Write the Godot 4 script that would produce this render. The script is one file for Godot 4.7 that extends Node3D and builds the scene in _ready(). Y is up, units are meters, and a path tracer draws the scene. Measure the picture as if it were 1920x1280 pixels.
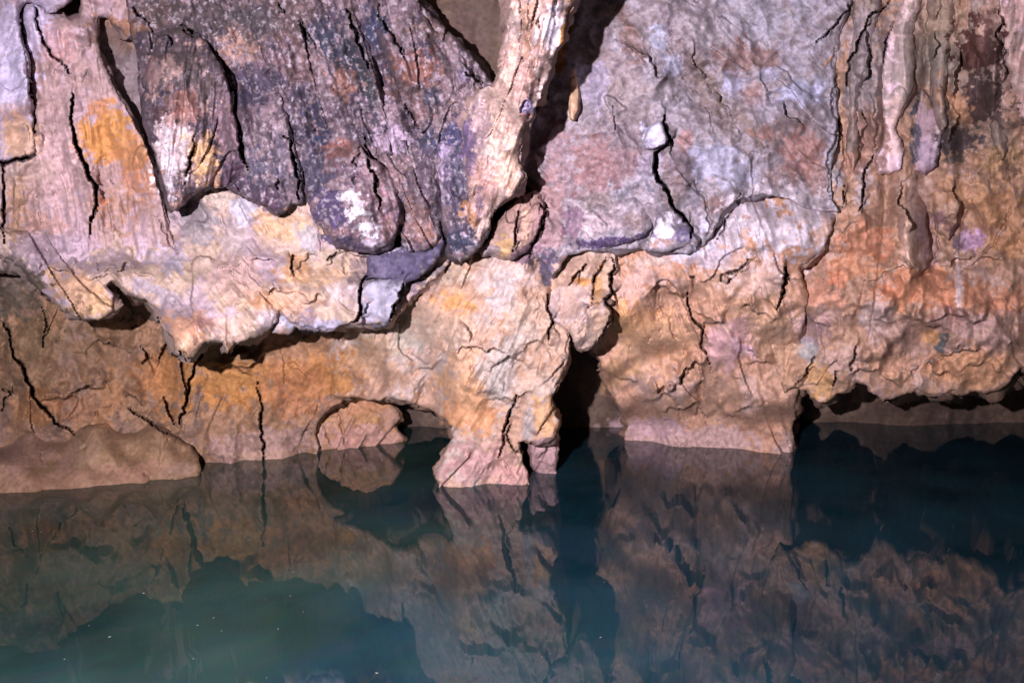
extends Node3D
# A flooded cave chamber: a rock wall with hanging lobes, ledges and piers standing in a still green pool, lit by one lamp
# that stands on the bank to the left of the camera.

const FOCAL := 1437.0            # focal length in pixels of the 1920 x 1280 photograph
const EYE := Vector3(0, 1.6, 0)  # 1.6 m above the pool
const PITCH := 0.09713           # camera tilted down, radians

var ps := sin(PITCH)
var pc := cos(PITCH)
var n_big := FastNoiseLite.new()
var n_mid := FastNoiseLite.new()
var n_fine := FastNoiseLite.new()
var n_cell := FastNoiseLite.new()
var n_crack := FastNoiseLite.new()
var n_tone := FastNoiseLite.new()
var n_spot := FastNoiseLite.new()
var n_edge := FastNoiseLite.new()
var n_plate := FastNoiseLite.new()
var n_chip := FastNoiseLite.new()
var n_flake := FastNoiseLite.new()
var rock_mat: StandardMaterial3D

# --- marks on the rock, all measured on the photograph -------------------------------------------------------------
# open cracks: half width px, depth m, then the points from top to bottom
var CRACKS := [
	[3.0, 0.20, 36,20, 36,50, 46,80, 52,120, 57,170, 62,215, 66,250],
	[3.0, 0.18, 66,12, 72,55, 84,88, 108,112, 131,137],
	[5.5, 0.30, -10,308, 20,304, 45,298, 66,288],
	[3.5, 0.22, 6,308, 5,360, 6,410, 6,455],
	[6.0, 0.34, 134,176, 133,215, 136,250, 146,278, 155,305, 166,330, 180,350, 178,378, 171,405, 169,435],
	[2.2, 0.12, 205,318, 213,350],
	[2.2, 0.14, 298,408, 306,430, 320,455, 336,478],
	[2.0, 0.10, 66,370, 70,400, 78,430],
	[2.4, 0.16, 185,490, 183,525],
	[3.2, 0.16, 366,252, 358,285, 350,312, 343,345],
	[1.8, 0.06, 318,245, 312,300, 308,330],
	[1.8, 0.06, 332,245, 326,300, 322,345],
	[4.0, 0.22, 402,96, 424,136, 436,180, 446,240, 455,290, 463,318],
	[3.0, 0.16, 248,12, 262,28, 283,46],
	[7.0, 0.20, 343,56, 358,62, 372,72],
	[2.8, 0.14, 455,300, 459,314],
	[4.0, 0.20, 527,250, 545,262, 550,290, 556,330, 562,376],
	[3.0, 0.16, 517,330, 521,355],
	[5.0, 0.22, 560,38, 571,60, 575,78],
	[3.0, 0.16, 522,0, 532,28],
	[2.2, 0.12, 580,130, 594,160, 602,200, 611,232, 620,258],
	[2.0, 0.12, 600,180, 609,220],
	[5.0, 0.24, 650,18, 660,45, 668,72, 680,98, 690,132],
	[3.5, 0.18, 706,5, 714,35, 728,60, 745,84, 758,112],
	[2.2, 0.12, 795,55, 815,80, 840,108],
	[3.2, 0.18, 758,190, 770,215, 785,246],
	[2.4, 0.14, 672,195, 690,235, 702,268, 712,300],
	[3.8, 0.22, 684,250, 690,285, 705,300, 724,312],
	[4.5, 0.24, 690,300, 700,325, 705,355, 714,388],
	[2.0, 0.1, 868,128, 880,150, 889,176],
	[4.0, 0.18, 872,132, 888,140, 900,160],
	[3.4, 0.20, 822,415, 828,436, 835,452],
	[2.2, 0.12, 975,-20, 978,40, 974,90, 984,130],
	[2.0, 0.10, 988,-20, 992,60, 1000,110],
	[2.2, 0.2, 1148,195, 1149,212, 1153,228, 1157,242],
	[6.0, 0.40, 1244,214, 1248,240, 1254,264, 1243,276, 1231,288, 1228,312, 1236,338, 1250,362, 1266,388, 1284,412, 1294,420, 1297,446],
	[2.4, 0.16, 1304,340, 1318,370, 1330,405, 1331,425, 1324,440],
	[2.0, 0.12, 1325,200, 1334,225, 1342,248],
	[2.0, 0.12, 1310,125, 1325,150, 1338,178],
	[2.6, 0.14, 1386,365, 1372,395, 1358,410, 1360,430, 1345,450],
	[3.4, 0.2, 1404,484, 1390,500, 1372,510, 1352,514, 1350,530],
	[4.0, 0.2, 1371,520, 1366,534],
	[4.5, 0.18, 1294,520, 1302,521],
	[2.6, 0.16, 1591,0, 1590,18, 1575,38, 1552,60, 1535,80],
	[2.8, 0.2, 1668,0, 1655,20, 1630,32, 1626,55, 1608,82, 1596,108, 1591,140, 1588,165],
	[2.2, 0.2, 1566,92, 1563,125, 1572,146, 1563,165, 1562,200, 1570,228, 1574,245, 1558,290, 1553,330, 1555,360, 1573,396],
	[2.2, 0.18, 1576,245, 1585,270, 1584,300, 1572,335, 1565,370],
	[2.6, 0.18, 1585,345, 1586,370, 1576,392],
	[3.2, 0.22, 1640,290, 1622,320, 1622,350, 1618,385, 1606,402],
	[2.2, 0.12, 1602,414, 1588,430, 1576,444],
	[2.6, 0.16, 1680,40, 1662,80, 1655,120],
	[2.2, 0.14, 1632,160, 1640,200, 1644,240, 1640,290],
	[1.8, 0.10, 1660,430, 1655,460],
	[2.4, 0.14, 1756,438, 1760,465, 1758,495],
	[2.2, 0.14, 1897,385, 1885,420, 1868,450, 1850,474, 1820,484],
	[3.4, 0.24, 1476,500, 1472,520, 1468,545, 1463,568, 1458,580],
	[5.5, 0.4, 1476,500, 1473,520, 1470,540],
	[2.0, 0.12, 1527,595, 1536,615, 1540,640, 1541,672],
	[2.6, 0.2, 1525,672, 1513,700, 1492,722],
	[2.6, 0.18, 1608,640, 1602,670, 1594,700],
	[2.6, 0.2, 1570,700, 1563,722],
	[2.2, 0.12, 1790,655, 1770,672, 1756,684],
	[4.4, 0.26, 1029,550, 1024,575, 1030,590, 1036,605, 1028,620, 1030,640],
	[2.0, 0.12, 1008,555, 1015,580],
	[3.0, 0.2, 1096,492, 1090,510, 1074,520, 1066,545],
	[3.2, 0.2, 1134,478, 1128,500, 1116,515, 1114,545, 1106,575],
	[4.6, 0.26, 1148,485, 1157,505, 1144,518, 1142,535, 1148,550, 1132,560, 1140,572, 1147,580, 1144,605, 1128,632],
	[2.2, 0.12, 1095,590, 1080,605],
	[3.4, 0.24, 1287,545, 1292,575, 1303,600, 1316,618, 1314,640, 1325,665, 1333,696],
	[2.0, 0.12, 1258,600, 1262,630, 1280,655, 1292,680],
	[4.6, 0.2, 1290,690, 1282,705, 1276,722],
	[4.6, 0.2, 1250,724, 1240,732, 1230,740],
	[1.8, 0.10, 1232,540, 1240,570, 1244,590],
	[1.8, 0.10, 1265,560, 1280,600, 1290,630],
	[2.0, 0.12, 1020,640, 1030,655, 1034,672],
	[2.2, 0.14, 1066,628, 1064,655, 1058,680],
	[2.0, 0.10, 1048,655, 1058,672, 1056,690],
	[4.0, 0.26, 968,740, 956,775, 944,800, 943,830, 937,858],
	[2.6, 0.16, 956,790, 950,815, 962,840, 976,850],
	[2.0, 0.10, 942,862, 955,885, 966,905],
	[2.0, 0.12, 888,676, 886,690, 890,700],
	[2.0, 0.12, 806,648, 804,662],
	[5.0, 0.3, 4,605, 18,632, 22,658, 38,690, 52,718, 66,745, 82,768, 105,792, 140,815],
	[2.6, 0.16, 80,575, 84,600, 82,625, 79,655],
	[2.6, 0.16, 0,728, 17,736, 2,770],
	[2.8, 0.18, 262,648, 272,666, 276,676, 268,688],
	[4.4, 0.2, 312,640, 304,660, 298,672],
	[4.0, 0.26, 338,662, 336,688, 344,708, 352,735],
	[4.4, 0.26, 378,660, 366,690, 355,720, 348,750, 343,775, 332,795],
	[3.6, 0.22, 308,745, 312,770, 326,795],
	[3.0, 0.2, 240,765, 262,778, 290,800, 318,812],
	[3.4, 0.24, 484,714, 488,760, 490,800, 494,835, 495,875],
	[2.2, 0.14, 220,765, 222,790],
	[2.0, 0.12, 196,710, 205,730, 210,738],
	[2.0, 0.12, 525,655, 532,690, 538,720],
	[2.0, 0.14, 630,755, 640,785, 648,820, 648,836],
	[2.0, 0.14, 604,792, 612,820, 628,840],
	[2.0, 0.1, 654,750, 654,780],
	[3.6, 0.24, 546,480, 544,495, 549,520],
	[2.2, 0.12, 598,440, 602,458, 600,475],
	[2.6, 0.16, 640,466, 625,482, 615,486],
	[5.0, 0.3, 690,522, 678,535, 673,545, 675,575, 676,588, 664,602, 655,606],
	[4.0, 0.26, 757,532, 748,555, 738,578, 732,600],
	[2.0, 0.1, 455,480, 470,510, 490,535, 510,550],
	[2.0, 0.1, 428,510, 450,530, 466,545],
	[2.0, 0.1, 412,395, 418,420, 425,440],
	[3.0, 0.2, 972,395, 965,420, 968,445, 962,475],
	[3.4, 0.2, 1010,372, 1020,390, 1014,420, 1002,445, 995,480],
	[2.0, 0.1, 1120,500, 1118,530, 1112,560],
	[2.2, 0.12, 1132,735, 1148,752, 1162,768],
]
# folds that stand proud on one side and break off along a line (the proud side lies to the left of the line walked):
# height m, px over which it dies away, then the points
var STEPS := [
	[0.26, 90, 1480,640, 1440,668, 1400,652, 1340,700, 1300,688, 1262,722, 1236,738, 1190,716, 1150,700],
	[0.16, 70, 1500,560, 1450,590, 1400,570, 1350,600, 1290,570, 1240,540, 1190,560, 1150,545],
	[0.14, 60, 1490,770, 1430,752, 1370,775, 1300,758, 1230,778, 1180,760],
	[0.20, 110, 1960,606, 1890,590, 1840,604, 1790,596, 1730,606, 1680,590, 1640,600, 1590,596, 1540,606, 1500,590],
	[0.22, 80, 1960,668, 1900,650, 1850,676, 1800,652, 1740,684, 1690,660, 1640,690, 1590,664, 1540,700, 1505,680],
	[0.16, 90, 1960,480, 1900,478, 1850,492, 1800,482, 1740,510, 1690,500, 1640,520, 1600,505],
	[0.18, 60, 1700,330, 1694,380, 1712,440, 1722,500],
	[0.16, 50, 1640,330, 1636,390, 1650,450, 1644,500],
	[0.16, 60, 1800,330, 1792,380, 1808,430],
	[0.20, 50, 1640,-20, 1634,60, 1618,140, 1622,220, 1612,300],
	[0.16, 40, 1770,-20, 1762,60, 1770,140, 1758,220],
	[0.20, 45, 1812,-20, 1806,60, 1796,150, 1786,230, 1776,290],
	[0.22, 50, 1868,-20, 1872,60, 1880,130, 1872,210],
	[0.14, 90, 1060,650, 1000,640, 950,668, 890,650, 830,676, 770,660, 720,680],
	[0.11, 60, 1040,745, 990,735, 940,752, 900,738, 860,752],
	[0.08, 60, 700,565, 640,548, 580,560, 520,545, 450,560, 380,548],
	[0.10, 60, 640,500, 590,484, 540,500, 480,480, 420,500, 350,486],
	[0.14, 60, 300,520, 240,500, 180,516, 120,500, 60,508],
	[0.20, 60, 560,690, 500,672, 440,690, 400,676],
	[0.18, 70, 290,720, 230,742, 170,720, 110,745, 60,730],
	[0.16, 50, 300,650, 250,664, 200,640, 150,660],
	[0.16, 50, 1290,60, 1310,120, 1350,180, 1380,240, 1430,290],
	[0.14, 50, 1150,20, 1180,80, 1230,130, 1262,180],
	[0.14, 60, 1420,120, 1450,170, 1490,220, 1530,270],
	[0.12, 40, 1380,340, 1330,330, 1290,345, 1240,330],
	[0.16, 50, 250,20, 300,70, 330,100],
]
# swellings and hollows: u, v, half axes px, turn degrees, height m
var BUMPS := [
	[215,320,70,110,-10,-0.14], [170,210,40,30,0,0.05], [70,380,60,70,0,0.05], [100,200,40,120,-8,0.08], [245,200,30,120,-25,0.10],
	[330,190,60,110,0,0.16], [320,320,22,90,6,0.08], [380,300,35,60,-10,0.08], [500,310,36,70,0,0.12], [670,390,80,80,0,0.15],
	[230,130,40,90,-20,-0.12], [620,160,26,110,-18,0.15], [720,190,26,120,-18,0.14], [780,120,40,80,-20,0.10], [665,110,14,90,-20,-0.14], [590,230,12,80,-14,-0.12], [755,180,12,80,-18,-0.10], [850,110,14,60,-40,-0.08], [745,60,12,70,-20,-0.10], [470,200,16,110,-12,-0.14], [828,360,10,90,0,-0.10], [870,100,30,90,-40,0.06],
	[960,250,40,130,8,0.10], [1020,60,30,120,14,0.12], [905,260,25,100,0,0.06], [870,430,45,60,0,0.08], [800,380,32,90,0,0.12],
	[1290,150,40,200,-32,-0.10], [1200,120,60,90,-25,0.10], [1110,100,30,140,15,-0.10], [1440,220,26,140,-35,-0.08], [1230,330,20,120,0,-0.06], [1350,310,140,60,-20,0.07], [1400,100,90,60,0,0.05], [1150,300,90,60,0,0.06],
	[1180,200,60,60,0,0.05], [1300,400,60,60,-30,0.08], [1450,430,90,70,0,0.12], [1500,200,40,140,5,0.06],
	[1620,500,70,70,0,0.10], [1710,540,60,40,0,0.10], [1570,560,70,40,20,0.12], [1850,560,90,50,0,0.12], [1700,430,24,130,0,0.18], [1660,400,14,110,4,-0.10], [1670,120,16,140,0,-0.10], [1740,120,18,140,4,-0.10], [1640,200,14,120,0,0.10], [1780,260,14,110,-6,0.12], [1870,60,12,120,4,0.12], [1845,330,30,70,0,0.10], [1740,460,25,90,0,-0.06],
	[1800,430,60,60,0,-0.12], [1850,400,70,60,0,0.08], [1640,690,90,50,0,0.08], [1840,690,90,50,0,0.10], [1560,690,60,50,0,0.05], [1750,640,40,40,0,-0.10],
	[1880,140,40,120,8,0.10], [1780,120,60,60,0,-0.06], [1830,240,60,50,0,-0.10], [1760,260,40,80,-10,0.07], [1620,220,40,140,0,-0.06],
	[120,545,90,40,35,0.10], [180,570,35,35,0,0.06], [250,500,60,40,20,-0.05], [350,622,48,40,0,0.24], [345,656,24,18,0,0.10], [480,605,50,24,-15,0.10], [420,540,80,50,0,0.08], [470,600,60,30,-10,0.07],
	[560,440,50,60,20,0.08], [600,560,90,40,0,0.06], [560,500,40,30,0,0.05], [640,520,40,40,0,0.05], [350,410,30,50,20,-0.08], [440,410,50,50,30,0.06],
	[850,560,60,50,0,0.08], [900,650,110,80,0,0.06], [870,780,60,60,0,0.10], [890,860,50,60,0,0.06], [1010,760,30,80,10,0.08], [1000,640,50,60,0,0.06], [780,680,90,50,30,0.05],
	[920,750,20,60,10,-0.06], [990,560,40,60,0,0.05],
	[1200,590,70,60,0,0.10], [1280,640,60,70,0,-0.05], [1360,640,70,60,0,0.10], [1240,710,90,40,0,0.06], [1430,620,50,90,0,0.05], [1400,760,80,40,0,0.05], [1180,700,40,60,-20,0.07],
	[1090,560,50,70,0,0.10], [1090,620,30,30,0,0.08],
	[100,680,90,60,30,0.12], [230,700,70,80,0,0.08], [60,780,60,60,0,0.08], [420,700,70,60,0,0.08], [560,700,70,60,0,0.07], [320,700,30,60,0,-0.08],
	[680,790,60,50,0,0.10],
]
# patches of mineral colour: u, v, half axes px, turn degrees, colour, strength
var PATCHES := [
	[1320,170,26,150,-33,"7c6a64",0.8], [1100,60,50,60,0,"9a8a8c",0.6], [1160,230,90,40,0,"86787e",0.6], [1260,300,60,60,0,"8a7876",0.6], [1480,250,60,50,0,"8e7870",0.6], [1040,320,40,90,0,"94747a",0.6], [1420,60,60,30,0,"b4b0c0",0.6], [1300,40,40,40,0,"a89ca4",0.6],
	[1770,120,150,110,0,"918378",0.8], [1880,120,60,110,0,"a08880",0.7], [1640,120,60,120,0,"8e8280",0.7], [1820,260,120,50,0,"857468",0.7],
	[480,30,150,50,0,"6a5652",0.75], [330,40,80,40,0,"66544e",0.7], [860,60,60,60,0,"705a54",0.6], [560,120,60,50,0,"8c6c66",0.5], [720,330,40,60,0,"8a6c68",0.5], [450,220,50,90,-15,"6c5a66",0.6], [760,180,60,60,0,"84645c",0.7],
	[30,60,70,60,0,"cbc2dc",0.8], [20,150,50,60,0,"d2cbe6",0.8], [30,255,45,40,0,"d8b394",0.9], [25,210,40,20,0,"b98f7a",0.5],
	[200,255,45,60,10,"c08a50",1.0], [245,290,40,50,-30,"bc8656",0.9], [180,205,28,20,0,"b07a54",0.8], [250,340,40,40,0,"b37c5a",0.7], [215,385,60,50,0,"a4806c",0.8], [190,380,16,16,0,"c08060",0.8],
	[160,70,18,18,0,"6f5a58",0.8], [110,90,30,40,0,"b98f8c",0.7], [215,55,45,30,0,"a3785c",0.9], [230,75,30,20,20,"b98a64",0.7], [160,140,12,10,0,"7c6e72",0.8], [130,30,25,25,0,"a48a84",0.6],
	[50,360,40,30,0,"a68a80",0.7], [30,410,24,60,0,"a3805c",0.7], [80,420,50,30,0,"b08878",0.6], [110,330,40,80,0,"c8a8a8",0.6], [60,320,50,20,0,"b09a8c",0.5],
	[215,90,30,40,0,"6a5d5c",0.8],
	[340,110,60,50,0,"5c4c4e",0.9], [350,150,60,50,0,"5e5150",0.8], [330,190,30,40,0,"8c6a64",0.7], [285,150,14,40,0,"b08a88",0.8], [295,215,18,20,0,"54363a",0.8], [345,190,20,40,0,"9c6e60",0.7],
	[330,290,42,75,4,"e4cfd0",1.0], [318,330,12,70,-4,"f2e6ee",0.8], [382,300,34,60,-6,"e8bd8c",1.0], [400,330,20,25,0,"dca070",0.6], [420,250,26,60,-10,"8e7078",0.7], [350,215,30,20,0,"b98478",0.7],
	[400,40,60,40,0,"5d5254",0.8], [450,80,40,35,0,"c49a88",0.7], [470,40,40,30,0,"4c4a50",0.7], [500,150,40,30,0,"51485e",0.9], [480,190,30,20,0,"4a4460",0.8], [560,180,20,14,0,"433a50",0.9],
	[520,110,30,25,0,"8a6e78",0.6], [580,205,24,18,0,"3f3c58",0.9], [610,70,34,40,0,"3c4054",1.0], [640,110,36,26,30,"3b3c50",0.9], [700,60,26,40,0,"3b3f5c",1.0], [665,120,16,60,-22,"363a48",1.0], [690,170,16,50,-16,"3c4048",0.9],
	[600,270,28,30,0,"3d4362",1.0], [570,250,30,16,0,"4b4862",0.8], [640,160,34,40,0,"9c6e5c",0.8], [780,120,60,50,-10,"8c5e52",0.9], [790,60,40,30,0,"7d6258",0.7], [740,200,40,24,0,"b09aa4",0.7],
	[735,260,36,30,0,"c6b0c8",0.8], [640,280,40,24,0,"a86f5c",0.7], [810,180,22,18,0,"44465a",0.9], [850,270,44,34,0,"474468",1.0], [800,270,20,30,0,"3f4460",0.9], [870,140,24,24,0,"8a7c9a",0.7], [850,110,40,24,40,"a08c94",0.7],
	[480,310,30,60,0,"57566c",0.8], [520,300,20,60,0,"6a6478",0.7], [590,330,30,40,0,"4c4a5e",0.9], [500,370,30,24,0,"6a4e66",0.8], [515,385,14,14,0,"5a3f54",0.9], [440,330,30,30,0,"74566c",0.8],
	[620,400,40,50,20,"57496e",1.0], [640,450,40,16,20,"4e4264",1.0], [668,388,26,36,-20,"ece6f0",1.0], [684,424,24,22,20,"f0eaf4",1.0], [660,460,40,10,10,"5c4a68",0.9], [690,455,16,8,20,"cabcd0",0.9], [720,360,24,40,0,"a8848c",0.7], [700,320,24,20,0,"c4a2a8",0.6], [728,430,14,26,0,"9a7470",0.7],
	[800,330,16,60,0,"5c4c5c",0.8], [780,420,30,40,0,"a27a70",0.8], [810,450,20,20,0,"b48878",0.7], [838,320,16,60,0,"c4b0cc",0.7], [850,360,14,50,0,"544a68",0.8], [880,400,22,30,0,"c08a5c",0.8], [862,450,30,30,0,"3c3e56",1.0], [870,440,8,8,0,"c8b8c8",0.8], [860,330,12,50,0,"4a4a60",0.8],
	[1036,50,18,55,8,"fbf2ff",1.0], [1062,60,9,60,10,"b47c38",1.0], [1050,110,12,20,0,"b8803c",0.8], [1000,170,14,30,15,"7a5a58",0.8], [988,200,12,20,0,"9488b0",0.9], [985,220,12,8,0,"a86a58",0.9], [1000,120,14,40,10,"9a6e58",0.7], [990,60,14,70,4,"b88a6c",0.7], [960,120,14,60,8,"e4c4b0",0.6],
	[935,240,36,60,0,"e6c6b4",0.8], [900,240,16,50,0,"d0b4b8",0.8], [880,280,12,50,0,"7a6488",0.8], [955,310,24,50,0,"ecc8ae",0.8], [910,340,18,40,0,"c89a90",0.7], [897,380,12,30,0,"7c6a84",0.7],
	[1180,60,24,60,-20,"82645a",0.8], [1235,65,24,30,0,"b4b6cc",0.9], [1260,125,24,24,0,"b2b2c8",0.8], [1250,40,12,50,-15,"7c6c78",0.8], [1300,100,20,70,-32,"7c6a6c",0.8], [1340,170,18,70,-32,"86766e",0.8], [1400,230,18,70,-32,"7e6c64",0.8],
	[1350,50,90,40,0,"aaa0a6",0.6], [1440,30,60,40,0,"a8a6b4",0.6], [1400,110,60,34,0,"8c6a60",0.8], [1380,160,30,30,0,"b4b2cc",0.8], [1440,140,30,14,0,"b8b8d0",0.7], [1500,175,50,24,0,"b2b4ce",0.8], [1410,180,30,30,0,"9c7468",0.7], [1190,190,60,40,0,"9c8e8c",0.7], [1150,140,50,40,0,"9a8684",0.6],
	[1150,300,80,40,0,"8c6a6c",0.8], [1160,260,60,24,0,"7a6a70",0.6], [1030,380,30,90,0,"a88480",0.7], [1110,300,40,60,0,"9c7674",0.6], [1075,185,9,40,4,"e0bc98",1.0], [1120,160,16,40,0,"a8a0b8",0.7],
	[1226,252,22,24,20,"dcd8f0",1.0], [1250,200,40,20,0,"b0a8b4",0.6], [1215,320,22,40,0,"a8a2b4",0.7], [1330,300,60,40,-10,"b0b0c8",0.8], [1380,330,40,30,0,"b4b2c8",0.8], [1285,260,14,20,0,"a8807c",0.8], [1275,330,24,40,0,"7c6462",0.7],
	[1430,250,26,20,0,"a87e72",0.7], [1500,290,34,50,0,"a67468",0.7], [1470,330,40,30,0,"8c7068",0.7], [1440,200,40,30,0,"a4a0b0",0.5], [1530,340,24,40,0,"9a7468",0.7], [1340,385,30,20,0,"8c6a62",0.8], [1260,370,20,24,0,"8c786e",0.6],
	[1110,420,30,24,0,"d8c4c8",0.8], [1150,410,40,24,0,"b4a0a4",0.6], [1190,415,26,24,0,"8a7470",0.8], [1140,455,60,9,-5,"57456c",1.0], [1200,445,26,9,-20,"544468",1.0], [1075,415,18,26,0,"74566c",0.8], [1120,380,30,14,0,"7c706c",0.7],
	[1250,428,17,24,15,"eee8f4",1.0], [1220,455,12,10,0,"f8f4ff",0.9], [1240,458,24,10,-10,"b08c80",0.9], [1285,440,18,14,-20,"8478a0",0.8], [1320,425,10,14,0,"d8d4ec",0.9], [1300,380,20,24,0,"77707c",0.7],
	[1450,430,115,75,0,"cbc0c8",1.0], [1420,400,50,30,0,"d4c8d0",0.7], [1300,480,90,24,0,"c2b8c4",0.8], [1290,475,40,10,-10,"d0cce0",0.7], [1510,400,40,40,0,"bcb2b8",0.7], [1220,490,60,16,0,"c4b4a8",0.6],
	[1615,340,20,60,0,"b0a8b0",0.6], [1610,60,50,50,0,"9c8e90",0.8], [1620,150,36,60,0,"807678",0.8], [1630,260,40,50,0,"84665c",0.8], [1600,300,30,40,0,"b08672",0.7], [1570,330,14,50,0,"b0acb4",0.8],
	[1770,40,50,50,0,"97806c",0.7], [1760,110,40,40,0,"8a8074",0.7], [1837,92,46,64,6,"4a2c24",1.0], [1852,60,16,50,8,"6a4c48",0.8], [1834,190,58,54,0,"4a3836",1.0], [1845,195,16,14,0,"45302c",1.0], [1800,268,80,30,0,"463a3a",1.0], [1790,300,50,14,-8,"4a4440",0.9], [1890,230,40,14,0,"5a4a44",0.8], [1770,180,40,40,0,"a88670",0.7], [1800,200,20,40,-20,"b48868",0.7],
	[1720,260,14,60,0,"43434e",0.9], [1740,280,20,40,0,"a08c9c",0.8], [1870,300,60,40,0,"a8865e",0.6], [1900,420,60,70,0,"a87c54",0.7], [1800,350,50,40,0,"ae8460",0.6], [1895,315,20,18,0,"60483c",0.8],
	[1620,450,60,50,0,"b07c60",0.9], [1600,500,60,30,0,"b4805e",0.7], [1705,460,14,60,4,"d0b09c",0.9], [1735,430,18,70,0,"9c7c80",0.7], [1760,410,18,20,0,"8a6c74",0.8], [1820,450,30,20,0,"b292ac",1.0], [1795,450,12,20,0,"6c5c60",0.8], [1790,425,30,8,5,"6c4c44",0.8],
	[1720,550,120,34,0,"ba805e",0.9], [1860,560,90,40,0,"b68062",0.8], [1560,560,70,30,10,"bc8870",0.8], [1560,590,60,20,0,"a08078",0.7], [1640,600,30,50,0,"b09c98",0.8], [1799,540,6,50,-3,"c8b4b0",1.0], [1570,530,20,20,0,"c88466",0.7], [1790,600,90,20,0,"96746e",0.8], [1860,620,60,40,0,"b0928c",0.6],
	[1700,650,60,30,20,"95786c",0.7], [1765,645,15,22,10,"55585a",1.0], [1745,630,20,14,0,"b08454",0.7], [1515,650,20,24,0,"989898",0.9], [1530,610,40,30,0,"9c8088",0.7], [1820,690,80,30,0,"bc8c66",0.7], [1545,715,24,30,0,"bc9464",0.8], [1660,700,60,40,0,"b28a70",0.7], [1400,580,60,30,0,"c09878",0.5],
	[10,530,60,60,0,"6f6460",0.8], [110,470,90,30,10,"b09ca8",0.8], [90,500,50,20,20,"b8a4b0",0.7], [150,550,60,40,35,"dcb28c",0.9], [190,570,26,30,0,"e2b98a",0.9], [210,490,80,24,0,"b4a2aa",0.7], [300,480,60,30,0,"c2b2be",0.8], [290,545,70,20,25,"bcb0bc",0.8], [330,500,30,20,0,"b8b4c8",0.7],
	[350,620,50,40,0,"e6b08c",0.9], [400,605,40,12,0,"c89488",0.7], [350,655,26,20,0,"f0c4a0",1.0], [440,615,60,24,-10,"ecc8b8",0.9], [500,600,26,20,0,"efdce0",0.9], [460,560,60,24,0,"d4b894",0.6], [500,565,40,14,10,"d49c70",0.8], [430,450,40,40,0,"c4b4b4",0.7], [375,420,30,50,0,"a8a0a4",0.8], [420,375,60,14,20,"e2d0c0",0.8], [455,395,20,30,-30,"d2d0e2",0.8],
	[520,430,40,24,20,"e6bc90",0.8], [560,420,40,20,30,"e0bc98",0.8], [575,450,20,40,-20,"c4c2cc",0.7], [560,500,40,30,0,"d4a070",0.8], [600,520,60,30,0,"dcb48c",0.7], [620,480,40,20,0,"c8b4a0",0.7], [640,550,50,30,0,"d8c4c4",0.7], [660,500,30,20,0,"e2c09c",0.7], [560,560,60,24,0,"dcb090",0.7], [610,610,50,14,-5,"b4b4d0",0.8], [440,520,40,40,0,"d0aca0",0.6],
	[850,565,36,30,0,"e0a872",1.0], [850,565,18,16,0,"d89a62",0.8], [765,640,50,30,0,"c0bcae",0.8], [700,640,40,20,0,"d0b4a4",0.6], [680,655,30,40,-40,"c8bcae",0.7], [820,620,60,40,0,"dcc0a8",0.6], [920,520,90,30,0,"dcc4bc",0.7], [850,510,60,30,0,"dcc8ac",0.6], [940,560,30,40,0,"ccc4c4",0.7], [980,600,40,40,0,"d4bca8",0.6],
	[660,690,50,50,0,"c4966c",0.8], [700,660,40,40,20,"ccaa88",0.6], [880,700,60,40,0,"e0b28a",0.7], [890,770,70,40,0,"e2a878",0.9], [850,730,50,24,20,"dcae84",0.7], [950,680,40,60,0,"c8bcb4",0.8], [940,720,16,50,10,"c0b8b0",0.7], [1000,700,40,50,0,"d2b8a4",0.7], [1020,790,26,40,0,"e0b080",0.9], [990,800,12,30,0,"b8b0ac",0.8],
	[880,870,80,36,0,"c8a09a",1.0], [1025,850,26,40,0,"bc9a98",1.0], [945,860,20,50,0,"d4a89a",0.7], [960,895,30,20,0,"d8a8a0",0.7],
	[1180,560,50,50,0,"c4a090",0.6], [1200,595,50,30,0,"d09a6c",0.8], [1360,640,50,50,0,"cca2a4",0.9], [1395,655,34,14,35,"dcb8c0",0.9], [1240,650,90,60,0,"cca27c",0.6], [1230,520,60,30,0,"c4a8a4",0.6], [1160,590,24,40,0,"d0a06c",0.6], [1080,500,60,20,0,"d4ae98",0.7], [1090,560,50,40,0,"ccb4b0",0.7], [1092,527,20,10,10,"dc9c5c",1.0], [1060,560,20,60,0,"d8b49c",0.5], [1120,540,12,40,10,"d8a468",0.8],
	[1330,820,190,26,2,"bc9c94",1.0], [1220,800,70,18,5,"c0a0a4",0.8], [1420,520,60,40,0,"c8aca0",0.7], [1450,620,40,60,0,"c09c7c",0.6], [1150,700,30,30,0,"c49a6c",0.5],
	[60,640,120,70,0,"786244",0.7], [20,560,60,50,0,"605444",0.9], [190,690,120,80,0,"8a684c",0.6], [300,690,50,50,0,"a8764a",0.7], [320,720,40,60,0,"bc8450",0.7], [430,720,90,70,0,"c0884a",0.9], [460,750,70,30,0,"c48a4c",0.8], [560,690,80,50,0,"c48a52",0.9], [620,725,60,20,-10,"c08a54",1.0], [530,650,70,30,0,"a08068",0.6], [420,660,70,20,0,"8a7054",0.7], [540,740,60,50,0,"c08458",0.7],
	[80,770,60,30,0,"b07a48",0.6], [160,770,60,40,0,"94684c",0.6], [200,760,30,60,0,"b08054",0.6], [500,830,140,40,0,"ac8c80",0.9], [410,840,40,40,0,"a8877c",0.8], [520,855,90,10,0,"c8a48c",0.7],
	[690,820,90,24,0,"ac8678",0.9], [660,760,60,20,0,"b08060",0.8], [740,780,30,30,0,"b08a78",0.8],
	[280,860,120,40,0,"967656",0.8], [260,880,120,14,-3,"a88068",0.7], [340,880,40,16,-5,"957868",0.6], [100,900,140,24,-3,"94705a",0.7], [60,850,90,40,0,"927064",0.6],
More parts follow.
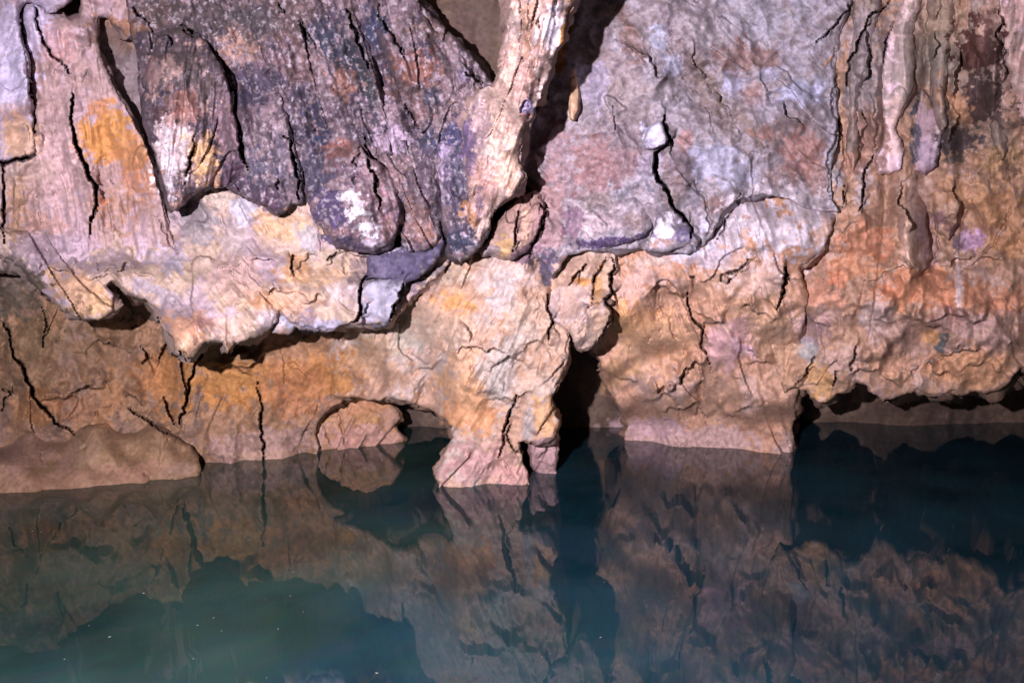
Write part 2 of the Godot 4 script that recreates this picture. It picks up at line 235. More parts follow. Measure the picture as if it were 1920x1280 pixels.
	[760,500,90,40,0,"585070",0.6], [730,465,30,10,0,"d0c4d4",0.8], [950,430,30,50,20,"c4a294",0.6], [945,460,14,18,0,"e0b884",0.9], [985,430,10,40,10,"dcb8a0",0.8], [990,475,30,14,-20,"6a5068",0.8], [1025,480,24,16,0,"4a4258",0.9], [1025,510,12,24,0,"57506a",0.9], [1010,440,20,40,0,"a8848a",0.6], [905,470,24,12,0,"8a8088",0.8],
]


func ray(u: float, v: float) -> Vector3:
	var a := (u - 960.0) / FOCAL
	var b := (640.0 - v) / FOCAL
	var d := Vector3(a, b * pc - ps, -pc - b * ps)
	return d / -d.z


func at(u: float, v: float, z: float) -> Vector3:
	return EYE + ray(u, v) * z


func lin(hex: String) -> Vector3:
	var c := Color.html(hex).srgb_to_linear()
	return Vector3(c.r, c.g, c.b)


func noise(n: FastNoiseLite, seed_value: int, freq: float, octaves: int, kind := FastNoiseLite.FRACTAL_FBM, base := FastNoiseLite.TYPE_SIMPLEX_SMOOTH) -> void:
	n.seed = seed_value
	n.noise_type = base
	n.frequency = freq
	n.fractal_type = kind
	n.fractal_octaves = octaves


func tag(o: Node3D, label: String, category: String, group := "") -> void:
	o.set_meta("label", label)
	o.set_meta("category", category)
	o.set_meta("kind", "thing")
	if group:
		o.set_meta("group", group)


func thing(called: String, label: String, category: String, group := "") -> Node3D:
	var o := Node3D.new()
	o.name = called
	add_child(o, true)
	tag(o, label, category, group)
	return o


func setting(o: Node3D) -> void:
	o.set_meta("kind", "structure")


# One body of rock: its outline and distances (u, v, metres), a relief on it, and sides that run back into the wall.
# opt: step px, round [px, m], back m, jag px, rough, tone a/b, gain, mottle, flute [degrees, amount]
func rock(called: String, parent: Node, outline: Array, depth: Array, opt: Dictionary) -> MeshInstance3D:
	var step: float = opt.get("step", 2.1)
	var round_px: float = opt.get("round", [14.0, 0.08])[0]
	var round_m: float = opt.get("round", [14.0, 0.08])[1]
	var back: float = opt.get("back", 0.6)
	var jag: float = opt.get("jag", 2.5)
	var rough: float = opt.get("rough", 1.0)
	var lump: float = opt.get("lump", 1.0)
	var gain: float = opt.get("gain", 1.0)
	var mottle: float = opt.get("mottle", 1.0)
	var flute_a: float = deg_to_rad(opt.get("flute", [70.0, 0.0])[0])
	var flute_m: float = opt.get("flute", [70.0, 0.0])[1]
	var tone_a := lin(opt.a)
	var tone_b := lin(opt.b)
	var tone_c := lin(opt.get("c", opt.b))
	var fold: float = opt.get("fold", 1.0)
	var calcite := lin("cec2cc")     # pale crystal crust
	var manganese := lin("4a4050")   # violet black mineral specks
	var spark: float = opt.get("spark", 0.0)
	var off: float = float(hash(called + str(outline[0])) % 1000) * 0.37
	# outline, refined and roughened
	var poly := PackedVector2Array()
	var n0 := outline.size() / 2
	for i in n0:
		var p := Vector2(outline[2 * i], outline[2 * i + 1])
		var q := Vector2(outline[(2 * i + 2) % (2 * n0)], outline[(2 * i + 3) % (2 * n0)])
		var m := maxi(1, int(p.distance_to(q) / 5.0))
		for k in m:
			var r := p.lerp(q, float(k) / m)
			r += Vector2(n_edge.get_noise_3d(r.x, r.y, off), n_edge.get_noise_3d(r.x, r.y, off + 77.0)) * jag * 1.5
			poly.append(r)
	var np := poly.size()
	var lo := poly[0]
	var hi := poly[0]
	for p in poly:
		lo = lo.min(p)
		hi = hi.max(p)
	lo -= Vector2(step, step) * 2.0
	var nx := int((hi.x - lo.x) / step) + 4
	var ny := int((hi.y - lo.y) / step) + 4
	var n := nx * ny
	var state := PackedByteArray()
	state.resize(n)
	# which grid points lie inside
	var crossings: Array = []
	crossings.resize(ny)
	for j in ny:
		crossings[j] = PackedFloat32Array()
	for i in np:
		var p := poly[i]
		var q := poly[(i + 1) % np]
		if p.y > q.y:
			var t := p
			p = q
			q = t
		var j0 := int(ceil((p.y - lo.y) / step))
		var j1 := int(ceil((q.y - lo.y) / step))
		for j in range(j0, j1):
			crossings[j].append(p.x + (q.x - p.x) * (lo.y + j * step - p.y) / (q.y - p.y))
	for j in ny:
		var xs: PackedFloat32Array = crossings[j]
		xs.sort()
		for k in range(0, xs.size() - 1, 2):
			for i in range(int(ceil((xs[k] - lo.x) / step)), int(ceil((xs[k + 1] - lo.x) / step))):
				state[j * nx + i] = 1
	# pixel place of each point; points just outside are drawn onto the outline
	var px := PackedVector2Array()
	px.resize(n)
	var buckets := {}
	for i in np:
		var key := Vector2i(poly[i] / 12.0)
		if not buckets.has(key):
			buckets[key] = PackedInt32Array()
		buckets[key].append(i)
	var dist := PackedFloat32Array()
	dist.resize(n)
	for j in range(1, ny - 1):
		for i in range(1, nx - 1):
			var k := j * nx + i
			var s := Vector2(lo.x + i * step, lo.y + j * step)
			px[k] = s
			if state[k] == 1:
				dist[k] = 1.0e6
			elif state[k - 1] == 1 or state[k + 1] == 1 or state[k - nx] == 1 or state[k + nx] == 1 or state[k - nx - 1] == 1 or state[k - nx + 1] == 1 or state[k + nx - 1] == 1 or state[k + nx + 1] == 1:
				state[k] = 2
				var best := 1.0e9
				var to := s
				var c := Vector2i(s / 12.0)
				for bx in [-1, 0, 1]:
					for by in [-1, 0, 1]:
						var list: PackedInt32Array = buckets.get(c + Vector2i(bx, by), PackedInt32Array())
						for e in list:
							for w in [e, (e + np - 1) % np]:
								var r := Geometry2D.get_closest_point_to_segment(s, poly[w], poly[(w + 1) % np])
								var dd := r.distance_squared_to(s)
								if dd < best:
									best = dd
									to = r
				if best < 1.0e8:
					px[k] = to
	# distance to the outline, px
	var d1 := step
	var d2 := step * 1.4142
	for j in range(1, ny - 1):
		for i in range(1, nx - 1):
			var k := j * nx + i
			if state[k] == 1:
				dist[k] = minf(dist[k], minf(minf(dist[k - 1] + d1, dist[k - nx] + d1), minf(dist[k - nx - 1] + d2, dist[k - nx + 1] + d2)))
	for j in range(ny - 2, 0, -1):
		for i in range(nx - 2, 0, -1):
			var k := j * nx + i
			if state[k] == 1:
				dist[k] = minf(dist[k], minf(minf(dist[k + 1] + d1, dist[k + nx] + d1), minf(dist[k + nx + 1] + d2, dist[k + nx - 1] + d2)))
	# marks that fall on this body
	var groove := PackedFloat32Array()
	groove.resize(n)
	var relief := PackedFloat32Array()
	relief.resize(n)
	var lip := PackedFloat32Array()
	lip.resize(n)
	for c in STEPS:
		var m: int = (c.size() - 2) / 2
		for s in m - 1:
			var p := Vector2(c[2 + 2 * s], c[3 + 2 * s])
			var q := Vector2(c[4 + 2 * s], c[5 + 2 * s])
			var reach: float = c[1]
			var i0 := maxi(1, int((minf(p.x, q.x) - reach - lo.x) / step))
			var i1 := mini(nx - 2, int((maxf(p.x, q.x) + reach - lo.x) / step))
			var j0 := maxi(1, int((minf(p.y, q.y) - reach - lo.y) / step))
			var j1 := mini(ny - 2, int((maxf(p.y, q.y) + reach - lo.y) / step))
			var along := q - p
			var len2 := along.length_squared()
			for j in range(j0, j1 + 1):
				for i in range(i0, i1 + 1):
					var k := j * nx + i
					if state[k] == 0:
						continue
					var r := px[k]
					r += Vector2(n_edge.get_noise_2d(r.x * 0.3, r.y * 0.3), n_edge.get_noise_2d(r.y * 0.3, r.x * 0.3 + 400.0)) * 20.0 - p
					if along.x * r.y - along.y * r.x <= 0.0:
						continue
					var t := clampf(r.dot(along) / len2, 0.0, 1.0)
					var e := (r - along * t).length()
					var u := 1.0 - e / reach
					if u > 0.0:
						lip[k] = maxf(lip[k], c[0] * u * u * smoothstep(-0.25, 0.2, n_edge.get_noise_3d(px[k].x * 0.22, px[k].y * 0.22, 8.0)) * sin(PI * clampf((s + t) / (m - 1), 0.04, 0.96)))
	for c in CRACKS:
		var sway := 0.55 if c[0] >= 2.5 else 0.15
		var m: int = (c.size() - 2) / 2
		for s in m - 1:
			var p := Vector2(c[2 + 2 * s], c[3 + 2 * s])
			var q := Vector2(c[4 + 2 * s], c[5 + 2 * s])
			var t0 := float(s) / (m - 1)
			var t1 := float(s + 1) / (m - 1)
			var w0: float = c[0] * (0.15 + 0.62 * sin(PI * clampf(t0, 0.04, 0.96)))
			var w1: float = c[0] * (0.15 + 0.62 * sin(PI * clampf(t1, 0.04, 0.96)))
			var reach: float = 40.0 if c[0] >= 2.5 else 12.0
			var i0 := maxi(1, int((minf(p.x, q.x) - reach - lo.x) / step))
			var i1 := mini(nx - 2, int((maxf(p.x, q.x) + reach - lo.x) / step))
			var j0 := maxi(1, int((minf(p.y, q.y) - reach - lo.y) / step))
			var j1 := mini(ny - 2, int((maxf(p.y, q.y) + reach - lo.y) / step))
			var along := q - p
			var len2 := along.length_squared()
			for j in range(j0, j1 + 1):
				for i in range(i0, i1 + 1):
					var k := j * nx + i
					if state[k] == 0:
						continue
					var r := px[k]
					r += Vector2(n_edge.get_noise_2d(r.x * 0.55, r.y * 0.55), n_edge.get_noise_2d(r.y * 0.55, r.x * 0.55 + 400.0)) * 7.0 - p
					var t := clampf(r.dot(along) / len2, 0.0, 1.0)
					var w := lerpf(w0, w1, t) * (0.62 + 0.75 * absf(n_edge.get_noise_3d(px[k].x * 0.55, px[k].y * 0.55, 90.0)) + 0.35 * n_edge.get_noise_3d(px[k].x * 1.6, px[k].y * 1.6, 20.0))
					var e := (r - along * t).length()
					var deep: float = c[1] * (1.0 - smoothstep(w * 0.55, w * 1.15, e))
					if c[0] < 2.5:
						deep = c[1] * 0.42 * exp(-pow(e / (w * 1.5), 2.0))
					groove[k] = maxf(groove[k], deep)
					if along.x * r.y - along.y * r.x > 0.0:
						lip[k] = maxf(lip[k], c[1] * sway * (1.0 - smoothstep(0.0, reach, e)) * sin(PI * clampf(lerpf(t0, t1, t), 0.05, 0.95)))
	for b in BUMPS:
		var reach := maxf(b[2], b[3]) * 1.6
		var cs := cos(deg_to_rad(b[4]))
		var sn := sin(deg_to_rad(b[4]))
		for j in range(maxi(1, int((b[1] - reach - lo.y) / step)), mini(ny - 1, int((b[1] + reach - lo.y) / step))):
			for i in range(maxi(1, int((b[0] - reach - lo.x) / step)), mini(nx - 1, int((b[0] + reach - lo.x) / step))):
				var k := j * nx + i
				if state[k] == 0:
					continue
				var r := px[k] - Vector2(b[0], b[1])
				var x: float = (r.x * cs + r.y * sn) / b[2]
				var y: float = (r.y * cs - r.x * sn) / b[3]
				relief[k] += b[5] * exp(-1.1 * (x * x + y * y))
	# place, colour
	var pos := PackedVector3Array()
	var col := PackedColorArray()
	var tint := PackedVector3Array()
	var jitter := PackedFloat32Array()
	var index := PackedInt32Array()
	index.resize(n)
	index.fill(-1)
	tint.resize(n)
	jitter.resize(n)
	var nd := depth.size() / 3
	var fc := cos(flute_a)
	var fs := sin(flute_a)
	for j in range(1, ny - 1):
		for i in range(1, nx - 1):
			var k := j * nx + i
			if state[k] == 0:
				continue
			var s := px[k]
			var zs := 0.0
			var ws := 0.0
			for q in nd:
				var ex: float = s.x - depth[3 * q]
				var ey: float = s.y - depth[3 * q + 1]
				var w := 1.0 / (ex * ex + ey * ey + 700.0)
				w *= w
				zs += w * depth[3 * q + 2]
				ws += w
			var z := zs / ws
			var x := (s.x - 960.0) * 0.0036
			var y := (640.0 - s.y) * 0.0036
			var big := n_big.get_noise_3d(x, y, off)
			var wx := x + 0.05 * n_tone.get_noise_3d(x * 0.5, y * 0.5, off + 9.0)
			var h := relief[k] + lip[k] + lump * (0.11 * big + 0.05 * n_big.get_noise_3d(x * 2.7, y * 2.7, off + 300.0) + 0.030 * n_mid.get_noise_3d(wx, y, off))
			var cell := n_cell.get_noise_3d(wx * 0.9 + y * 0.4, y - x * 0.25, off)
			var fine := n_fine.get_noise_3d(x, y, off)
			var ax := (x * fc + y * fs)
			var ay := (y * fc - x * fs)
			var worn := rough * (0.22 + 0.95 * smoothstep(-0.18, 0.30, n_big.get_noise_3d(x * 1.7 + 13.0, y * 1.7, off)))
			# overlapping flakes: each swells towards its edge and breaks off sharply
			var flake := n_flake.get_noise_3d(ax * 0.34, ay * 1.25, off + 200.0) * 2.3 + 0.10 * n_tone.get_noise_3d(x * 1.5, y * 1.5, off)
			var leaf := n_flake.get_noise_3d(ax * 1.1, ay * 3.6, off + 120.0) * 1.5 + 0.12 * n_tone.get_noise_3d(x * 3.0, y * 3.0, off)
			var shed := smoothstep(-0.05, 0.22, n_big.get_noise_3d(x * 1.3 + 77.0, y * 1.3, off))
			h += fold * (0.075 * (flake - floor(flake)) * shed + 0.016 * (leaf - floor(leaf)) * smoothstep(0.35, 0.8, worn))
			h += worn * (0.002 * cell + 0.0032 * fine + 0.009 * n_plate.get_noise_3d(ax * 0.75, ay * 1.5, off))
			var split := n_crack.get_noise_3d(ax * 0.9, ay * 4.2, off)
			h -= worn * 0.05 * smoothstep(0.74, 0.95, split)
			if flute_m > 0.0:
				h += flute_m * n_mid.get_noise_3d(ax * 0.35, ay * 2.6, off + 31.0)
			var e := dist[k] if state[k] == 1 else 0.0
			var f := clampf(1.0 - e / round_px, 0.0, 1.0)
			h -= round_m * (1.0 - sqrt(1.0 - f * f * 0.98))
			z -= h - groove[k]
			# colour of the stone: two tones and a stain, broken up by grain
			var t1 := n_tone.get_noise_3d(x * 0.6, y * 0.6, off + 5.0)
			var t2 := n_spot.get_noise_3d(x, y, off + 3.0)
			var t := clampf(0.5 + 1.3 * t1 + 1.5 * mottle * t2, 0.0, 1.0)
			var color := tone_a.lerp(tone_b, t)
			color = color.lerp(tone_c, clampf((n_tone.get_noise_3d(x + 40.0, y * 0.7, off) + 0.7 * mottle * t2 - 0.10) * 4.0, 0.0, 0.85))
			tint[k] = color
			jitter[k] = 0.9 * t1 + 1.15 * t2
			index[k] = pos.size()
			pos.append(EYE + ray(s.x, s.y) * z)
	for q in PATCHES:
		var reach := maxf(q[2], q[3]) * 1.7
		var cs := cos(deg_to_rad(q[4]))
		var sn := sin(deg_to_rad(q[4]))
		var j0 := maxi(1, int((q[1] - reach - lo.y) / step))
		var j1 := mini(ny - 1, int((q[1] + reach - lo.y) / step))
		var i0 := maxi(1, int((q[0] - reach - lo.x) / step))
		var i1 := mini(nx - 1, int((q[0] + reach - lo.x) / step))
		if j0 >= j1 or i0 >= i1:
			continue
		var color := lin(q[5])
		for j in range(j0, j1):
			for i in range(i0, i1):
				var k := j * nx + i
				if state[k] == 0:
					continue
				var r := px[k] - Vector2(q[0], q[1])
				var x: float = (r.x * cs + r.y * sn) / q[2]
				var y: float = (r.y * cs - r.x * sn) / q[3]
				var w := 1.0 - smoothstep(0.80, 0.98, sqrt(x * x + y * y) + jitter[k])
				tint[k] = tint[k].lerp(color, w * q[6])
	for j in range(1, ny - 1):
		for i in range(1, nx - 1):
			var k := j * nx + i
			if state[k] == 0:
				continue
			var s := px[k]
			var x := (s.x - 960.0) * 0.0036
			var y := (640.0 - s.y) * 0.0036
			var g := n_spot.get_noise_3d(x * 2.3, y * 2.3, off + 60.0)
			var c := tint[k] * (1.0 + mottle * 0.6 * g)
			if spark > 0.0:
				var b := n_spot.get_noise_3d(x * 1.6 + 9.0, y * 1.3, off + 20.0)
				c = c.lerp(calcite, spark * smoothstep(0.14, 0.34, b))
				var d := n_spot.get_noise_3d(x * 1.1 - 31.0, y * 1.1, off + 140.0)
				c = c.lerp(manganese, spark * 0.8 * smoothstep(0.12, 0.30, d))
			c *= gain * 0.70
			col.append(Color(clampf(c.x, 0.01, 0.92), clampf(c.y, 0.01, 0.92), clampf(c.z, 0.01, 0.92)))
	# faces, then the sides that run back
	var faces := PackedInt32Array()
	var full := PackedByteArray()
	full.resize(n)
	for j in range(1, ny - 2):
		for i in range(1, nx - 2):
			var k := j * nx + i
			if state[k] and state[k + 1] and state[k + nx] and state[k + nx + 1]:
				if state[k] == 2 and state[k + 1] == 2 and state[k + nx] == 2 and state[k + nx + 1] == 2:
					continue
				full[k] = 1
				var a := index[k]
				var b := index[k + 1]
				var c := index[k + nx]
				var d := index[k + nx + 1]
				if (i + j) % 2:
					faces.append_array([a, b, c, b, d, c])
				else:
					faces.append_array([a, b, d, a, d, c])
	var rim := {}
	var rings := 8
	for j in range(1, ny - 2):
		for i in range(1, nx - 2):
			var k := j * nx + i
			if full[k] == 0:
				continue
			for side in 4:
				var p := 0
				var q := 0
				if side == 0:
					if full[k - nx]: continue
					p = k + 1; q = k
				elif side == 1:
					if full[k + nx]: continue
					p = k + nx; q = k + nx + 1
				elif side == 2:
					if full[k - 1]: continue
					p = k; q = k + nx
				else:
					if full[k + 1]: continue
					p = k + nx + 1; q = k + 1
				for w in [p, q]:
					if not rim.has(w):
						rim[w] = pos.size()
						var from := pos[index[w]]
						var away := (from - EYE).normalized()
						for r in rings + 1:
							var u := float(r) / rings
							var lateral := Vector3(n_tone.get_noise_3d(from.x, from.y, u * 0.6), n_tone.get_noise_3d(from.x, from.y, u * 0.6 + 50.0), 0.0) * 0.12 * back * minf(u * 2.0, 1.0)
							pos.append(from + away * back * u * u + lateral)
							var cc := tone_a.lerp(tone_b, clampf(0.5 + 2.0 * n_spot.get_noise_3d(from.x, from.y, r * 0.4), 0.0, 1.0)) * gain * 0.70
							var keep := col[index[w]]
							cc = cc.lerp(Vector3(keep.r, keep.g, keep.b), 1.0 - minf(u * 3.0, 1.0))
							col.append(Color(cc.x, cc.y, cc.z))
				var a: int = rim[p]
				var b: int = rim[q]
				for r in rings:
					faces.append_array([a + r, b + r + 1, b + r, a + r, a + r + 1, b + r + 1])
	var nor := PackedVector3Array()
	nor.resize(pos.size())
	for f in range(0, faces.size(), 3):
		var a := faces[f]
		var b := faces[f + 1]
		var c := faces[f + 2]
		var v := (pos[c] - pos[a]).cross(pos[b] - pos[a])
		nor[a] += v
		nor[b] += v
		nor[c] += v
	for k in nor.size():
		nor[k] = nor[k].normalized() if nor[k].length_squared() > 1e-20 else Vector3(0, 0, 1)
	# the mesh keeps its own axes: origin at the body's lowest middle
	var box_lo := pos[0]
	var box_hi := pos[0]
	for p in pos:
		box_lo = box_lo.min(p)
		box_hi = box_hi.max(p)
	var origin := Vector3((box_lo.x + box_hi.x) * 0.5, box_lo.y, (box_lo.z + box_hi.z) * 0.5)
	for k in pos.size():
		pos[k] -= origin
	var arrays := []
	arrays.resize(Mesh.ARRAY_MAX)
	arrays[Mesh.ARRAY_VERTEX] = pos
	arrays[Mesh.ARRAY_NORMAL] = nor
	arrays[Mesh.ARRAY_COLOR] = col
	arrays[Mesh.ARRAY_INDEX] = faces
	var mesh := ArrayMesh.new()
	mesh.add_surface_from_arrays(Mesh.PRIMITIVE_TRIANGLES, arrays)
	var o := MeshInstance3D.new()
	o.name = called
	o.mesh = mesh
	o.material_override = opt.get("mat", rock_mat)
	parent.add_child(o, true)
	o.global_position = origin
	triangles += faces.size() / 3
	return o

var triangles := 0


# A sheet of cave rock over a grid of points given by a function of (s, t) in 0..1
func sheet(called: String, nx: int, ny: int, place: Callable, tones: Array, amount: float, mat: Material) -> MeshInstance3D:
	var pos := PackedVector3Array()
	var col := PackedColorArray()
	var faces := PackedInt32Array()
	var a := lin(tones[0])
	var b := lin(tones[1])
	for j in ny + 1:
		for i in nx + 1:
			var p: Vector3 = place.call(float(i) / nx, float(j) / ny)
			var q := p * 0.8
			p += Vector3(n_big.get_noise_3dv(q), n_big.get_noise_3dv(q + Vector3(50, 0, 0)), n_big.get_noise_3dv(q + Vector3(0, 50, 0))) * amount
			p += Vector3.ONE * n_mid.get_noise_3dv(p) * amount * 0.25
			pos.append(p)
			var t := clampf(0.5 + n_tone.get_noise_3dv(p * 0.6) + 0.6 * n_spot.get_noise_3dv(p), 0.0, 1.0)
			var c := a.lerp(b, t)
			col.append(Color(c.x, c.y, c.z))
	for j in ny:
		for i in nx:
			var k := j * (nx + 1) + i
			faces.append_array([k, k + 1, k + nx + 2, k, k + nx + 2, k + nx + 1])
	var st := SurfaceTool.new()
	var arrays := []
	arrays.resize(Mesh.ARRAY_MAX)
	arrays[Mesh.ARRAY_VERTEX] = pos
	arrays[Mesh.ARRAY_COLOR] = col
	arrays[Mesh.ARRAY_INDEX] = faces
	var mesh := ArrayMesh.new()
	mesh.add_surface_from_arrays(Mesh.PRIMITIVE_TRIANGLES, arrays)
	st.create_from(mesh, 0)
	st.generate_normals()
	var o := MeshInstance3D.new()
	o.name = called
	o.mesh = st.commit()
	o.material_override = mat
	add_child(o, true)
	triangles += faces.size() / 3
	return o


func grain_texture(seed_value: int, freq: float, low: float) -> NoiseTexture2D:
	var f := FastNoiseLite.new()
	noise(f, seed_value, freq, 5)
	var t := NoiseTexture2D.new()
	t.width = 512
	t.height = 512
	t.seamless = true
	t.noise = f
	var g := Gradient.new()
	g.offsets = PackedFloat32Array([0.0, 0.3, 0.7, 1.0])
	g.colors = PackedColorArray([Color(low, low, low), Color(0.9, 0.89, 0.88), Color(0.98, 0.98, 0.98), Color(1, 1, 1)])
	t.color_ramp = g
	return t


func _ready() -> void:
	var started := Time.get_ticks_msec()
	# --- camera, air, lamp ---
	var cam := Camera3D.new()
	cam.name = "camera"
	add_child(cam)
	cam.position = EYE
	cam.rotation.x = -PITCH
	cam.fov = rad_to_deg(2.0 * atan(640.0 / FOCAL))
	cam.near = 0.05
	cam.far = 60.0
	cam.current = true
	var env := Environment.new()
	env.background_mode = Environment.BG_COLOR
	env.background_color = Color(0, 0, 0)
	env.tonemap_mode = Environment.TONE_MAPPER_LINEAR
	env.tonemap_exposure = 1.0
	env.sdfgi_enabled = true
	env.ssao_enabled = true
	env.ssil_enabled = true
	var we := WorldEnvironment.new()
	we.name = "environment"
	we.environment = env
	add_child(we)
	var lamp_at := Vector3(-0.95, 1.95, 0.25)
	var aim := at(850, 500, 5.0)

	noise(n_big, 11, 1.3, 3)
	noise(n_mid, 12, 4.0, 2, FastNoiseLite.FRACTAL_RIDGED)
	noise(n_fine, 13, 17.0, 4)
	noise(n_cell, 14, 4.6, 3, FastNoiseLite.FRACTAL_FBM, FastNoiseLite.TYPE_CELLULAR)
	n_cell.cellular_return_type = FastNoiseLite.RETURN_DISTANCE2_SUB
	noise(n_crack, 15, 2.6, 3, FastNoiseLite.FRACTAL_RIDGED)
	noise(n_tone, 16, 3.0, 4)
	noise(n_spot, 17, 13.0, 5)
	noise(n_edge, 18, 0.05, 3)
	noise(n_plate, 19, 3.0, 1, FastNoiseLite.FRACTAL_NONE, FastNoiseLite.TYPE_CELLULAR)
	noise(n_chip, 20, 8.5, 1, FastNoiseLite.FRACTAL_NONE, FastNoiseLite.TYPE_CELLULAR)
	noise(n_flake, 21, 1.1, 2)
	n_spot.fractal_gain = 0.62
	for c in [n_plate, n_chip]:
		c.cellular_return_type = FastNoiseLite.RETURN_CELL_VALUE
		c.domain_warp_enabled = true
		c.domain_warp_type = FastNoiseLite.DOMAIN_WARP_SIMPLEX
		c.domain_warp_frequency = c.frequency * 1.3
		c.domain_warp_amplitude = 0.55 / c.frequency

	rock_mat = StandardMaterial3D.new()
	rock_mat.resource_name = "cave_rock"
	rock_mat.vertex_color_use_as_albedo = true
	rock_mat.albedo_texture = grain_texture(31, 0.02, 0.72)
	rock_mat.uv1_triplanar = true
	rock_mat.uv1_world_triplanar = true
	rock_mat.uv1_scale = Vector3.ONE * 1.7
	rock_mat.roughness = 0.82
	rock_mat.heightmap_enabled = true
	rock_mat.heightmap_texture = grain_texture(32, 0.03, 0.0)
	rock_mat.heightmap_scale = 0.5

	var lamp := thing("lamp", "round lamp on a black stand on the bank", "lamp")
	lamp.position = Vector3(lamp_at.x, 0.3, lamp_at.z)
	build_lamp(lamp, lamp_at, aim)

	setting_and_water()
	print("setting ", Time.get_ticks_msec() - started)
	left_side()
	print("left ", Time.get_ticks_msec() - started)
	hanging_mass()
	print("hanging ", Time.get_ticks_msec() - started)
	right_side()
	print("right ", Time.get_ticks_msec() - started)
	lower_side()
	print("lower ", Time.get_ticks_msec() - started)
	flecks()
	print("done ", Time.get_ticks_msec() - started, " ms, ", triangles, " triangles")


func plain(color: Color, rough: float, metal := 0.0) -> StandardMaterial3D:
	var m := StandardMaterial3D.new()
	m.albedo_color = color
	m.roughness = rough
	m.metallic = metal
	return m


func tube(p: Vector3, q: Vector3, r0: float, r1: float, mat: Material, called: String, parent: Node3D) -> MeshInstance3D:
	var c := CylinderMesh.new()
	c.bottom_radius = r0
	c.top_radius = r1
	c.height = p.distance_to(q)
	c.radial_segments = 24
	var o := MeshInstance3D.new()
	o.name = called
	o.mesh = c
	o.material_override = mat
	parent.add_child(o, true)
	var y := (q - p).normalized()
	var x := y.cross(Vector3(0.3, 0.2, 1.0)).normalized()
	o.global_transform = Transform3D(Basis(x, y, x.cross(y)), (p + q) * 0.5)
	return o


func build_lamp(lamp: Node3D, where: Vector3, aim: Vector3) -> void:
	var dark := plain(Color(0.08, 0.08, 0.09), 0.5)
	var foot := Vector3(where.x, 0.32, where.z)
	var hub := Vector3(where.x, 0.95, where.z)
	for k in 3:
		var a := TAU * k / 3.0 + 0.4
		tube(foot + Vector3(cos(a) * 0.4, 0.0, sin(a) * 0.4), hub, 0.012, 0.016, dark, "leg", lamp)
	tube(hub - Vector3(0, 0.05, 0), where - Vector3(0, 0.07, 0), 0.018, 0.014, dark, "pole", lamp)
	var towards := (aim - where).normalized()
	tube(where - towards * 0.14, where, 0.05, 0.075, dark, "housing", lamp)
	var glow := plain(Color(1, 0.95, 0.9), 0.4)
	glow.emission_enabled = true
	glow.emission = Color(1, 0.95, 0.93)
	glow.emission_energy_multiplier = 4.0
	tube(where + towards * 0.001, where + towards * 0.006, 0.068, 0.068, glow, "lamp_glass", lamp)
	var spot := SpotLight3D.new()
	spot.name = "lamp_beam"
	lamp.add_child(spot)
	spot.look_at_from_position(where + towards * 0.03, aim)
	spot.light_color = Color(0.99, 0.94, 1.0)
	spot.light_energy = 92.0
	spot.light_size = 0.035
	spot.spot_range = 30.0
	spot.spot_attenuation = 2.0
	spot.spot_angle = 66.0
	spot.spot_angle_attenuation = 1.0
	spot.shadow_enabled = true


